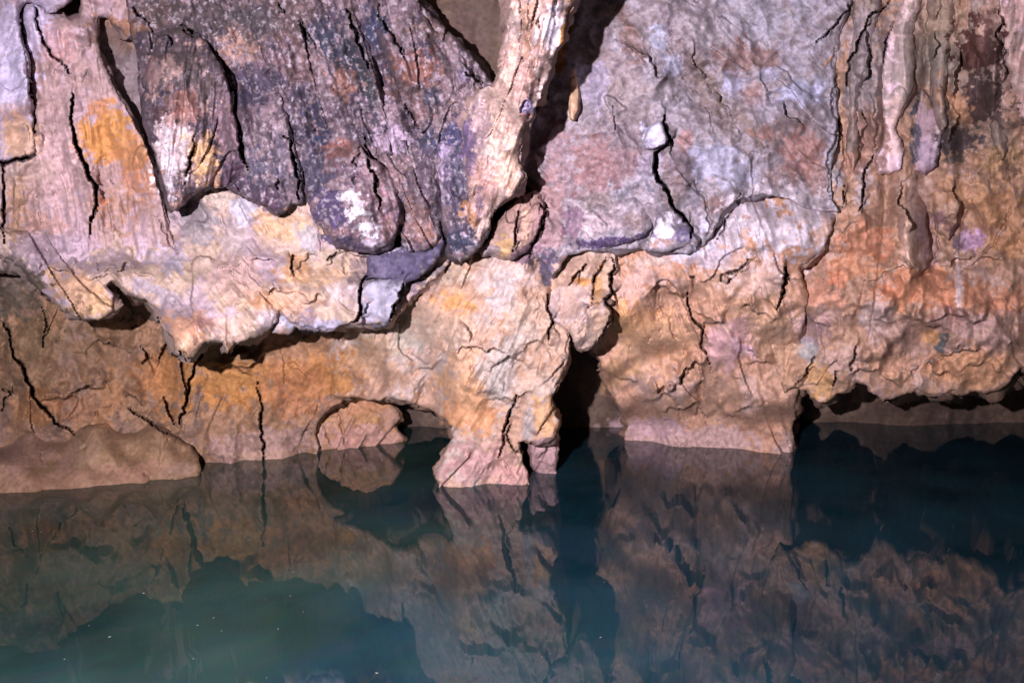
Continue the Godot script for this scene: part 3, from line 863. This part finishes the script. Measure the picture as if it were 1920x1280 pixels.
func setting_and_water() -> void:
	# the chamber's shell
	var wall := rock("cave_wall", self, [-420,-300, 2340,-300, 2340,960, -420,960],
		[200,100,5.75, 600,100,5.6, 900,100,5.55, 1050,200,5.5, 1500,200,5.8, 1900,100,6.0, -300,100,5.2, 2200,100,5.6, 250,480,5.95, 700,480,6.0, 1100,480,6.1, 1500,480,6.3, 1900,480,6.6, 100,640,6.7, 700,640,6.9, 1100,640,7.3, 1700,640,7.5,
		100,760,7.2, 800,760,7.6, 1130,760,7.6, 1520,760,7.85, 1900,760,7.8, 2200,760,7.0, -300,760,5.6, 800,900,7.7, 1520,900,7.9, 1900,900,7.85, 1130,900,7.6],
		{"step": 6.0, "round": [10.0, 0.0], "back": 0.4, "a": "705a4a", "b": "5e4c40", "c": "7c6654", "fold": 0.6, "gain": 0.82, "mottle": 0.8, "jag": 0.0, "lump": 0.6, "rough": 0.8})
	setting(wall)
	var ceiling := sheet("cave_ceiling", 60, 60, func(s, t): return Vector3(lerpf(-7, 7, s), 4.3 + 0.9 * sin(PI * s) * sin(PI * t), lerpf(4.5, -7.5, t)), ["6c5a50", "8c766a"], 0.4, rock_mat)
	setting(ceiling)
	var around := sheet("cave_side_wall", 90, 30, func(s, t):
		var a := lerpf(-0.55, PI + 0.55, s)
		return Vector3(cos(a) * 6.2, lerpf(-1.4, 4.9, t), sin(a) * 4.2 - 0.2), ["66544a", "86705c"], 0.35, rock_mat)
	setting(around)
	var bank := sheet("cave_floor", 60, 40, func(s, t): return Vector3(lerpf(-6.5, 6.5, s), lerpf(0.32, -0.9, smoothstep(0.45, 0.85, t)), lerpf(4.5, -1.8, t)), ["5c4c40", "7a6654"], 0.10, rock_mat)
	setting(bank)
	var m := StandardMaterial3D.new()
	m.resource_name = "pool_water"
	m.vertex_color_use_as_albedo = true
	m.roughness = 0.0
	m.metallic_specular = 0.40
	# a still surface: swells of a fraction of a millimetre
	var st := SurfaceTool.new()
	st.begin(Mesh.PRIMITIVE_TRIANGLES)
	var wave := FastNoiseLite.new()
	noise(wave, 45, 1.6, 2)
	for j in 221:
		for i in 281:
			var p := Vector3(-7.75 + i * 15.5 / 280.0, 0.0, 1.3 - j * 11.0 / 220.0)
			p.y = 0.0006 * wave.get_noise_2d(p.x, p.z)
			var gx := (wave.get_noise_2d(p.x + 0.02, p.z) - wave.get_noise_2d(p.x - 0.02, p.z)) / 0.04
			var gz := (wave.get_noise_2d(p.x, p.z + 0.02) - wave.get_noise_2d(p.x, p.z - 0.02)) / 0.04
			# greenish silt over the shallows on one side, deep blue water towards the other
			var deep := smoothstep(-2.2, 0.8, p.x + 1.6 * n_big.get_noise_2d(p.x * 0.5, p.z * 0.5))
			var murk := 1.0 + 0.5 * n_tone.get_noise_2d(p.x * 0.4, p.z * 0.4)
			st.set_color(Color(lerpf(0.018, 0.009, deep) * murk, lerpf(0.036, 0.026, deep) * murk, lerpf(0.029, 0.036, deep) * murk))
			st.set_normal(Vector3(-gx * 0.0006, 1.0, -gz * 0.0006).normalized())
			st.add_vertex(p)
	for j in 220:
		for i in 280:
			var k := j * 281 + i
			for e in [k, k + 281, k + 282, k, k + 282, k + 1]:
				st.add_index(e)
	var pool := MeshInstance3D.new()
	pool.name = "water"
	pool.mesh = st.commit()
	pool.material_override = m
	add_child(pool)
	setting(pool)


func left_side() -> void:
	var slab := rock("rock_slab", self, [-90,-90, 128,-90, 128,0, 118,14, 104,22, 90,24, 74,10, 56,4, 42,8, 36,24, 37,55, 44,90, 53,150, 60,215, 66,284, 56,291, 28,298, -90,312],
		[0,0,4.95, 60,280,5.0, -60,200,4.9, 100,0,5.0], {"a": "c6b8cc", "b": "b6a2ac", "c": "c8b8d4", "fold": 0.4, "mottle": 0.5, "rough": 0.5, "round": [14.0, 0.08], "gain": 0.95})
	tag(slab, "pale lilac rock slab with a cream lower edge above a black gap", "rock")
	var hollow := rock("grey_hollow", self, [170,-90, 330,-90, 330,330, 360,470, 300,470, 270,330, 215,190, 176,60],
		[230,0,5.5, 230,150,5.62, 290,320,5.55], {"a": "9a8a8c", "b": "8c7c7e", "c": "a09092", "fold": 0.3, "mottle": 0.5, "rough": 0.4, "lump": 0.5, "round": [6.0, 0.02], "gain": 1.05})
	tag(hollow, "smooth grey hollow between the pink buttress and the fluted lobe", "rock")
	var but := rock("rock_buttress", self, [46,2, 62,2, 90,20, 130,36, 150,30, 158,-90, 300,-90, 300,60, 240,70, 196,30, 183,34, 184,80, 192,112, 206,145, 224,182, 246,222, 268,264, 284,306, 294,345, 306,392, 318,430, 334,480, 300,520, 100,520, -90,500, -90,300, 30,292, 62,270, 50,200, 40,100, 36,30],
		[60,50,5.15, 130,300,5.1, 250,250,5.15, 60,440,5.2, 300,440,5.2, 230,-20,5.3, 130,120,5.12], {"a": "b49a98", "b": "a58a86", "c": "ae969c", "gain": 1.2, "fold": 0.7, "flute": [100.0, 0.02], "mottle": 0.6, "rough": 0.7, "round": [16.0, 0.09]})
	tag(but, "broad grey pink rock buttress with an orange hollow behind a black cleft", "rock")


func hanging_mass() -> void:
	var t := thing("hanging_rock", "big purple brown hanging rock mass with stained drooping lobes over the ledge", "rock")
	var base := {"a": "7a666c", "b": "504456", "c": "a08a90", "mottle": 1.45, "rough": 0.8, "spark": 0.62, "flute": [106.0, 0.03], "lump": 1.4, "gain": 0.86}
	rock("body", t, [236,-90, 776,-90, 786,5, 820,40, 860,76, 895,116, 926,160, 940,200, 930,300, 900,400, 830,440, 740,440, 600,400, 520,385, 430,345, 360,330, 318,250, 272,210, 262,170, 258,120, 250,80, 240,40],
		[300,60,5.15, 420,150,5.05, 600,60,4.95, 600,250,5.0, 750,100,4.95, 850,150,4.95, 800,300,5.0, 500,330,5.05, 280,180,5.2, 600,400,5.15, 500,-60,4.85], base)
	var tooth := base.duplicate()
	tooth.merge({"flute": [84.0, 0.045], "spark": 0.25, "c": "c8a69c"}, true)
	rock("fluted_lobe", t, [300,62, 345,52, 390,82, 416,125, 430,170, 440,215, 452,265, 464,318, 450,332, 424,346, 408,350, 384,352, 362,360, 345,370, 336,386, 326,395, 318,388, 309,355, 297,305, 281,258, 269,205, 272,150, 283,108],
		[340,70,5.1, 340,150,4.8, 350,300,4.72, 320,380,4.78, 430,250,4.88, 455,315,4.92], tooth).set_meta("label", "fluted pale tooth with a cream right half")
	rock("lobe", t, [440,112, 480,102, 520,160, 545,240, 560,300, 567,345, 569,380, 545,384, 534,396, 518,402, 505,390, 480,378, 455,366, 425,350, 452,332, 460,300, 450,240, 444,180],
		[480,110,5.1, 500,250,4.85, 540,360,4.85, 515,395,4.85, 440,345,4.95], base)
	var bulb := base.duplicate()
	bulb.merge({"a": "6c5a70", "b": "84686c", "spark": 0.6, "round": [30.0, 0.15]}, true)
	rock("lobe", t, [575,232, 620,222, 660,250, 690,295, 722,311, 738,330, 747,360, 750,395, 745,430, 738,448, 722,462, 700,471, 670,466, 640,456, 615,440, 598,420, 588,402, 578,370, 570,320],
		[620,240,5.05, 650,330,4.7, 670,420,4.62, 730,400,4.72, 600,380,4.78], bulb).set_meta("label", "purple bulb of rock with a white calcite patch")
	rock("lobe", t, [700,286, 760,262, 810,286, 832,340, 834,400, 830,440, 818,460, 792,470, 765,473, 752,455, 752,400, 748,350, 735,318],
		[750,280,5.08, 790,360,4.9, 795,450,4.9, 740,400,5.0], base)
	rock("lobe", t, [790,222, 850,205, 895,236, 905,330, 914,400, 920,430, 902,462, 882,480, 862,490, 845,480, 838,452, 830,400, 822,330],
		[840,230,5.0, 860,330,4.82, 865,460,4.85], base)
	rock("lobe", t, [452,-70, 545,-70, 562,30, 580,120, 602,195, 626,262, 604,262, 572,236, 540,188, 500,118, 470,50],
		[500,-50,4.9, 530,80,4.82, 590,200,4.86, 615,255,5.0, 460,20,5.0], base)
	rock("lobe", t, [704,-70, 774,-70, 790,24, 838,84, 886,124, 896,160, 872,196, 828,206, 792,252, 772,232, 756,190, 736,124, 712,50],
		[740,-50,4.9, 780,100,4.8, 850,140,4.82, 800,220,4.92, 890,160,4.95], base)
	rock("lobe", t, [560,-60, 640,-60, 668,40, 700,130, 725,230, 735,290, 700,292, 672,255, 645,190, 615,120, 585,40],
		[610,-50,4.9, 660,100,4.85, 715,280,5.02], base)
	var pale := base.duplicate()
	pale.merge({"a": "d8b8aa", "b": "c8a298", "c": "e2cac2", "spark": 0.2, "flute": [76.0, 0.03], "fold": 0.9, "mottle": 1.3, "gain": 0.86, "jag": 5.0, "rough": 1.1, "round": [12.0, 0.07], "back": 0.9}, true)
	var ridge := rock("rock_ridge", self, [956,-90, 1104,-90, 1082,0, 1066,30, 1061,70, 1046,95, 1036,115, 1028,150, 1012,180, 1001,210, 996,226, 982,232, 977,260, 976,300, 979,342, 965,360, 945,374, 925,394, 916,430, 902,456, 886,440, 880,380, 872,300, 868,240, 880,195, 898,168, 915,166, 928,160, 940,125, 950,80, 956,30],
		[1010,-80,3.85, 1020,40,4.0, 1000,190,4.3, 940,260,4.5, 900,430,4.75, 880,230,4.85, 975,340,4.5, 950,100,4.25], pale)
	tag(ridge, "tall pale pink rock ridge with a white streak casting a black wedge of shadow", "rock")
	var block := rock("rock_block", self, [1000,356, 1012,368, 1021,384, 1018,415, 1004,448, 988,474, 962,486, 935,483, 918,476, 906,482, 904,462, 922,440, 938,410, 952,388, 975,370],
		[980,380,5.05, 960,450,4.95, 920,470,5.0, 1010,400,5.1], {"a": "b49488", "b": "a8867c", "c": "c8a898", "mottle": 0.8, "round": [18.0, 0.1]})
	tag(block, "small pinkish triangular block wedged in the shadow below the pale ridge", "rock")
	var dark := rock("dark_slab", self, [692,478, 726,466, 760,463, 800,470, 816,462, 829,444, 836,450, 828,474, 806,502, 782,524, 766,531, 740,525, 700,522, 684,523],
		[700,500,5.0, 800,480,4.95, 760,520,5.0], {"a": "5c546e", "b": "524a62", "c": "6a6078", "fold": 0.3, "mottle": 0.8, "round": [10.0, 0.06], "back": 0.5})
	tag(dark, "dark violet rock slab under the white patched bulb", "rock")


func right_side() -> void:
	var t := thing("limestone_face", "wide mottled grey lilac limestone face to the right of the ridge", "rock")
	var grey := {"a": "aea8b6", "b": "968a8e", "c": "a4989e", "mottle": 1.0, "rough": 0.5, "spark": 0.26, "gain": 1.08, "lump": 1.4, "fold": 0.6, "flute": [133.0, 0.0], "round": [9.0, 0.05]}
	rock("body", t, [960,-90, 1640,-90, 1597,5, 1578,50, 1566,140, 1574,250, 1557,330, 1561,372, 1573,398, 1520,394, 1480,374, 1430,364, 1385,372, 1350,404, 1336,440, 1318,462, 1290,475, 1230,470, 1180,466, 1100,470, 1066,478, 1046,505, 1034,520, 1020,492, 1000,480, 985,440, 1000,420, 1010,380, 980,330, 970,100],
		[1000,100,5.2, 1000,300,5.2, 1020,450,5.15, 1200,100,5.2, 1200,350,5.15, 1150,450,5.15, 1350,200,5.25, 1500,100,5.35, 1450,370,5.33, 1540,390,5.38, 1330,440,5.27, 1380,380,5.3, 1590,-50,5.35], grey)
	rock("shard", t, [1238,226, 1243,236, 1251,266, 1240,272, 1224,278, 1207,276, 1206,268, 1214,248, 1222,236],
		[1230,250,5.0], {"a": "d8d4ea", "b": "ccc6e0", "fold": 0.2, "mottle": 0.4, "round": [6.0, 0.03], "back": 0.25, "jag": 1.0, "rough": 0.4}).set_meta("label", "pale angular shard beside a black crack")
	rock("flake", t, [1070,146, 1079,144, 1086,170, 1084,205, 1076,226, 1069,222, 1068,190],
		[1076,190,4.98], {"a": "e0bc98", "b": "d4ac8c", "fold": 0.2, "mottle": 0.4, "round": [6.0, 0.03], "back": 0.25, "jag": 1.0, "rough": 0.4})
	var boulder := rock("hanging_boulder", self, [1082,400, 1100,384, 1150,372, 1190,370, 1212,382, 1223,410, 1224,426, 1208,444, 1180,456, 1140,463, 1110,466, 1090,462, 1080,440],
		[1150,420,4.95, 1090,430,5.12, 1215,415,5.08, 1150,380,5.14, 1150,455,5.06, 1180,400,5.05], grey.merged({"round": [20.0, 0.12], "lump": 0.5, "spark": 0.5}, true))
	tag(boulder, "rounded grey boulder with a violet underside bulging from the limestone face", "rock")
	var knob := rock("hanging_boulder", self, [1236,398, 1262,392, 1284,412, 1296,430, 1303,442, 1312,452, 1306,466, 1290,460, 1266,468, 1240,474, 1214,468, 1216,452, 1228,424],
		[1250,430,4.98, 1300,455,5.08, 1225,460,5.02], grey.merged({"round": [16.0, 0.1], "lump": 0.4, "a": "9a90a8"}, true))
	tag(knob, "small boulder with a bright white calcite patch beside the rounded grey boulder", "rock")
	var mass := thing("ochre_massif", "ochre rock massif with dark brown stains and a ragged lip above the far water", "rock")
	rock("body", mass, [1560,-90, 2100,-90, 2100,700, 1960,690, 1912,688, 1903,700, 1896,714, 1880,728, 1852,738, 1832,736, 1800,739, 1788,729, 1757,741, 1730,738, 1720,727, 1710,736, 1686,743, 1660,751, 1640,741, 1626,726, 1612,714, 1604,723, 1590,732, 1572,740, 1560,752, 1548,757, 1536,752, 1520,745, 1514,730, 1497,727, 1470,735, 1440,640, 1440,520, 1480,480, 1530,420, 1545,200],
		[1600,60,5.44, 1590,400,5.5, 1590,200,5.44, 1560,560,5.6, 1900,100,5.35, 1900,420,5.55, 1700,300,5.65, 1700,550,5.55, 1880,570,5.5, 1560,745,5.95, 1700,740,5.85, 1900,720,5.75, 1460,620,6.0, 1800,430,5.7, 1480,500,5.7],
		{"a": "a8876f", "b": "9a7a66", "c": "b09488", "mottle": 0.85, "rough": 0.5, "gain": 1.45, "round": [7.0, 0.05], "back": 2.0, "jag": 5.0, "lump": 1.5, "fold": 0.3, "flute": [86.0, 0.008]})
	var curtain := {"a": "98867c", "b": "84746c", "c": "a8948c", "mottle": 0.7, "rough": 0.4, "gain": 1.4, "fold": 0.4, "round": [18.0, 0.12], "back": 0.4, "lump": 0.7, "jag": 3.0, "flute": [86.0, 0.01]}
	rock("drape", mass, [1598,-90, 1652,-90, 1652,20, 1638,60, 1632,110, 1614,160, 1608,220, 1612,290, 1598,334, 1586,280, 1592,200, 1590,120, 1600,60],
		[1625,-40,5.3, 1610,100,5.32, 1600,300,5.42], curtain)
	rock("drape", mass, [1742,-90, 1802,-90, 1797,0, 1791,60, 1778,120, 1772,180, 1778,232, 1764,252, 1750,202, 1744,120, 1738,50],
		[1770,-40,5.35, 1765,120,5.38, 1764,230,5.45], curtain)
	rock("drape", mass, [1804,-90, 1862,-90, 1868,20, 1872,90, 1886,150, 1880,220, 1896,270, 1880,300, 1860,260, 1850,200, 1836,120, 1814,40],
		[1830,-40,5.25, 1855,120,5.3, 1876,280,5.42], curtain)
	rock("drape", mass, [1674,330, 1712,322, 1732,350, 1738,420, 1748,484, 1732,512, 1708,502, 1690,460, 1678,400],
		[1700,340,5.62, 1706,420,5.47, 1725,495,5.56], curtain.merged({"a": "b0907c", "b": "a0806c", "c": "b89c90"}, true))
	rock("drape", mass, [1742,322, 1792,308, 1806,360, 1798,420, 1780,452, 1762,432, 1748,384],
		[1768,330,5.66, 1776,400,5.55], curtain.merged({"a": "a88668", "b": "98785e", "c": "b0907c"}, true))
	var drape := rock("flowstone_drape", self, [1698,-90, 1738,-90, 1731,0, 1719,38, 1714,60, 1716,110, 1714,160, 1702,190, 1690,214, 1679,240, 1688,262, 1694,290, 1690,318, 1672,326, 1648,322, 1641,302, 1655,272, 1660,240, 1656,185, 1657,125, 1662,75, 1680,32, 1694,0],
		[1710,-40,5.3, 1690,120,5.3, 1670,280,5.42], {"a": "cdb6b8", "b": "bea49c", "c": "c8b0bc", "fold": 0.3, "mottle": 0.4, "rough": 0.25, "gain": 1.75, "round": [24.0, 0.12], "flute": [86.0, 0.015], "back": 0.4, "lump": 0.4})
	tag(drape, "long pinkish flowstone drape twisting down the ochre massif", "flowstone")
	var drape2 := rock("flowstone_drape", self, [1868,-90, 1990,-90, 1990,230, 1940,240, 1905,222, 1892,205, 1886,170, 1896,140, 1886,120, 1880,60],
		[1900,0,5.1, 1930,150,5.15, 1890,190,5.3], {"a": "c4a4a2", "b": "b8968c", "c": "ccb0b8", "fold": 0.3, "mottle": 0.4, "rough": 0.25, "gain": 1.65, "round": [24.0, 0.12], "flute": [78.0, 0.02], "back": 0.4, "lump": 0.4})
	tag(drape2, "pale flowstone drape beside the dark brown stain on the ochre massif", "flowstone")
	var drape3 := rock("flowstone_drape", self, [1728,168, 1738,172, 1752,205, 1766,235, 1766,275, 1756,310, 1736,328, 1716,318, 1710,280, 1716,235, 1722,200],
		[1740,200,5.52, 1740,290,5.48], {"a": "b49cac", "b": "a48c94", "c": "c0acb8", "fold": 0.3, "mottle": 0.4, "rough": 0.25, "gain": 1.3, "round": [20.0, 0.1], "flute": [80.0, 0.015], "back": 0.4, "lump": 0.4})
	tag(drape3, "short lilac flowstone tongue right below the twisting drape", "flowstone")


func lower_side() -> void:
	var led := thing("rock_ledge", "overhanging cream and pink rock ledge with a blunt nose above the orange wall", "ledge")
	var cream := {"a": "d0b4ae", "b": "d6bca6", "c": "c4aeb8", "mottle": 0.65, "rough": 0.65, "gain": 0.84, "round": [8.0, 0.06], "back": 1.1, "jag": 4.0, "flute": [128.0, 0.012]}
	rock("shelf", led, [-90,440, 60,430, 300,430, 330,340, 345,325, 440,325, 560,350, 640,390, 840,440, 850,480, 830,510, 770,560, 735,604, 700,607, 660,606, 620,618, 596,616, 560,612, 540,604, 524,580, 521,602, 502,620, 482,632, 440,643, 425,664, 420,641, 386,640, 378,652, 366,666, 348,671, 330,662, 326,640, 316,626, 310,609, 298,600, 302,584, 270,563, 240,546, 208,526, 199,534, 212,556, 213,580, 204,592, 182,601, 152,598, 126,586, 100,562, 70,542, 40,503, 0,478, -90,474],
		[40,490,5.1, 150,590,4.95, 190,590,4.92, 290,570,4.98, 350,650,4.75, 500,600,4.92, 650,600,5.05, 750,550,5.15, 400,400,5.2, 600,430,5.15, 100,445,5.32, 280,440,5.3, 800,480,5.3, 340,360,5.35, -60,460,5.1], cream)
	rock("block", led, [704,524, 764,521, 757,542, 748,562, 738,588, 731,604, 700,607, 668,606, 660,602, 676,588, 676,560, 674,545, 690,530],
		[710,560,4.98], {"a": "b4b2c4", "b": "a8a4b4", "fold": 0.2, "mottle": 0.4, "rough": 0.5, "round": [8.0, 0.05], "back": 0.8, "jag": 2.0}).set_meta("label", "flat grey blue block at the end of the ledge")
	rock("block", led, [527,588, 568,586, 560,600, 548,622, 540,627, 512,624, 518,606],
		[540,605,4.98], {"a": "a8a8bc", "b": "9c9cb0", "fold": 0.2, "mottle": 0.4, "rough": 0.5, "round": [8.0, 0.05], "back": 0.8, "jag": 2.0}).set_meta("label", "small grey blue block under the ledge")
	var wall := rock("orange_wall", self, [-90,470, 300,520, 640,560, 740,600, 760,700, 720,730, 704,735, 680,740, 645,751, 620,766, 602,782, 594,798, 590,815, 600,836, 604,930, -90,1000],
		[0,600,6.0, 0,800,5.95, 0,920,5.9, 300,700,6.15, 200,900,6.0, 400,862,6.15, 500,858,6.3, 590,845,6.5, 600,780,6.4, 600,640,6.22, 700,720,6.65, 450,640,6.1, 450,740,6.2, 700,620,6.6],
		{"a": "94745a", "b": "a68060", "c": "866c5c", "mottle": 0.85, "rough": 0.85, "gain": 0.98, "round": [12.0, 0.07], "back": 0.8, "jag": 3.0})
	tag(wall, "dull orange undercut wall with long black cracks below the ledge", "rock wall")
	var inner := rock("arch_wall", self, [560,690, 720,690, 735,748, 744,768, 752,784, 742,799, 756,814, 761,826, 748,836, 752,910, 560,910],
		[600,740,6.75, 680,800,6.8, 740,830,6.92, 600,840,6.65], {"a": "b0895e", "b": "9c7450", "c": "ac8468", "mottle": 0.55, "rough": 0.8, "gain": 1.35, "round": [14.0, 0.1], "back": 0.5, "jag": 3.0})
	tag(inner, "lilac brown rock set back inside the low arch beside the water pillar", "rock")
	var shelf := rock("mud_bank", self, [-90,808, 0,812, 120,806, 200,790, 236,768, 262,778, 300,803, 336,822, 358,836, 371,858, 377,880, 372,940, 200,980, -90,1000],
		[0,925,5.3, 50,920,5.35, 100,917,5.4, 150,912,5.45, 200,908,5.5, 250,902,5.58, 300,897,5.66, 360,890,5.78, 0,895,5.42, 100,888,5.52, 200,878,5.64, 300,868,5.78, -80,930,5.24, 60,950,5.22, 130,945,5.28, 270,930,5.44, 340,915,5.6, 100,812,6.1, 250,785,6.2, 0,810,6.1, 350,835,5.98, 100,860,5.75, 250,840,5.85, 0,980,5.1, 200,960,5.3], {"a": "947458", "b": "84664a", "c": "987a60", "fold": 0.15, "mottle": 0.6, "rough": 0.5, "gain": 1.0, "round": [12.0, 0.1], "back": 0.6, "jag": 2.0, "lump": 0.1})
	tag(shelf, "smooth lilac brown bank sloping into the water below the orange wall", "bank")
	var pil := thing("water_pillar", "massive cream and orange rock pillar standing in the water beside the arch", "rock pillar")
	var buff := {"a": "d4b29c", "b": "c8a288", "c": "c8b6ac", "mottle": 0.65, "rough": 0.75, "gain": 0.94, "round": [8.0, 0.05], "back": 0.8, "jag": 4.0, "flute": [62.0, 0.02]}
	rock("shaft", pil, [600,640, 640,600, 700,585, 780,500, 830,445, 1000,450, 1046,470, 1036,520, 1026,560, 1036,600, 1062,608, 1069,636, 1063,678, 1046,720, 1035,742, 1035,764, 1048,786, 1049,800, 1040,822, 1030,830, 1006,834, 986,826, 973,830, 976,850, 985,876, 992,904, 990,960, 830,960, 818,898, 820,880, 835,850, 848,820, 847,800, 830,780, 800,766, 765,752, 735,745, 700,750, 620,740, 590,690],
		[600,650,6.42, 590,720,6.6, 640,650,6.12, 650,725,6.25, 690,700,6.0, 740,690,5.75, 850,560,5.3, 950,560,5.25, 900,700,5.3, 900,850,5.5, 900,905,5.55, 1040,790,5.5, 1040,700,5.35, 1040,560,5.35, 760,740,5.85, 700,620,5.75, 800,500,5.45, 900,960,5.5], buff)
	rock("leg", pil, [996,818, 1016,826, 1040,816, 1043,850, 1043,884, 1044,940, 1012,940, 1008,886, 996,872, 993,850],
		[1025,850,5.72, 1025,885,5.85, 1020,820,5.7, 1025,940,5.8], buff.merged({"a": "bc9a98", "b": "c49a9a", "round": [10.0, 0.06]}, true)).set_meta("label", "small pinkish leg beside a dark hole")
	var pier := rock("rock_pier", self, [1120,440, 1290,440, 1330,380, 1380,330, 1540,340, 1574,396, 1558,432, 1542,468, 1517,491, 1500,502, 1516,560, 1500,640, 1498,726, 1493,760, 1488,800, 1490,842, 1486,930, 1170,900, 1172,815, 1178,796, 1165,770, 1150,738, 1130,690, 1108,650, 1124,636, 1140,600, 1135,520],
		[1200,500,5.45, 1300,480,5.36, 1340,400,5.55, 1400,430,5.33, 1450,350,5.6, 1530,430,5.32, 1560,370,5.55, 1420,510,5.42, 1250,700,6.2, 1180,810,7.0, 1330,830,6.75, 1480,840,6.55, 1450,700,6.05, 1130,670,6.1, 1160,740,6.5, 1150,560,5.55, 1480,560,5.6, 1250,600,5.75, 1330,900,6.7],
		{"a": "c49e86", "b": "b88e74", "c": "c4a69a", "mottle": 0.65, "rough": 0.7, "gain": 1.24, "round": [8.0, 0.05], "back": 1.0, "jag": 3.5, "flute": [108.0, 0.02]})
	tag(pier, "wide buff rock pier with a pink patch narrowing down to the water", "rock pier")
	var nose := rock("rock_nose", self, [1030,470, 1150,462, 1158,505, 1144,520, 1148,550, 1136,562, 1147,580, 1143,606, 1126,634, 1110,648, 1098,656, 1086,654, 1076,640, 1066,622, 1050,610, 1036,600, 1026,570, 1030,530],
		[1080,500,5.28, 1090,600,5.25, 1090,645,5.35, 1140,520,5.4, 1035,560,5.35], {"a": "d2b6a8", "b": "d0ae94", "c": "c8b4b4", "mottle": 0.55, "rough": 0.95, "round": [8.0, 0.05], "back": 0.7, "jag": 3.0})
	tag(nose, "drooping cream rock nose over the black gap between pillar and pier", "rock")


func flecks() -> void:
	var rng := RandomNumberGenerator.new()
	rng.seed = 5
	var white := plain(Color(0.45, 0.45, 0.42), 0.9)
	var spots := [[205,1194,6], [362,1235,4], [549,1072,4], [268,1112,7], [370,1172,5], [521,1179,5], [415,1183,4], [544,1117,4], [400,1158,4], [120,1236,4], [706,1262,7], [1126,1195,5], [1133,1091,4], [497,1124,3], [568,1147,3], [166,1173,3], [1016,1232,4], [499,1271,3], [60,996,5], [76,997,4]]
	for s in spots:
		var d := ray(s[0], s[1])
		var p := EYE + d * (EYE.y / -d.y)
		var size: float = s[2] * p.distance_to(EYE) / FOCAL * 0.45
		var st := SurfaceTool.new()
		st.begin(Mesh.PRIMITIVE_TRIANGLES)
		var ring := []
		for k in 7:
			var a := TAU * k / 7.0
			ring.append(Vector3(cos(a), 0, sin(a) * 0.6) * size * rng.randf_range(0.5, 1.1))
		for k in 7:
			for v in [Vector3(0, size * 0.25, 0), ring[k], ring[(k + 1) % 7]]:
				st.add_vertex(v)
		st.generate_normals()
		var o := MeshInstance3D.new()
		o.name = "floating_fleck"
		o.mesh = st.commit()
		o.material_override = white
		add_child(o, true)
		o.position = p + Vector3(0, 0.001, 0)
		o.rotation.y = rng.randf() * TAU
		tag(o, "tiny pale fleck of debris floating on the pool", "debris", "pale flecks on the pool")
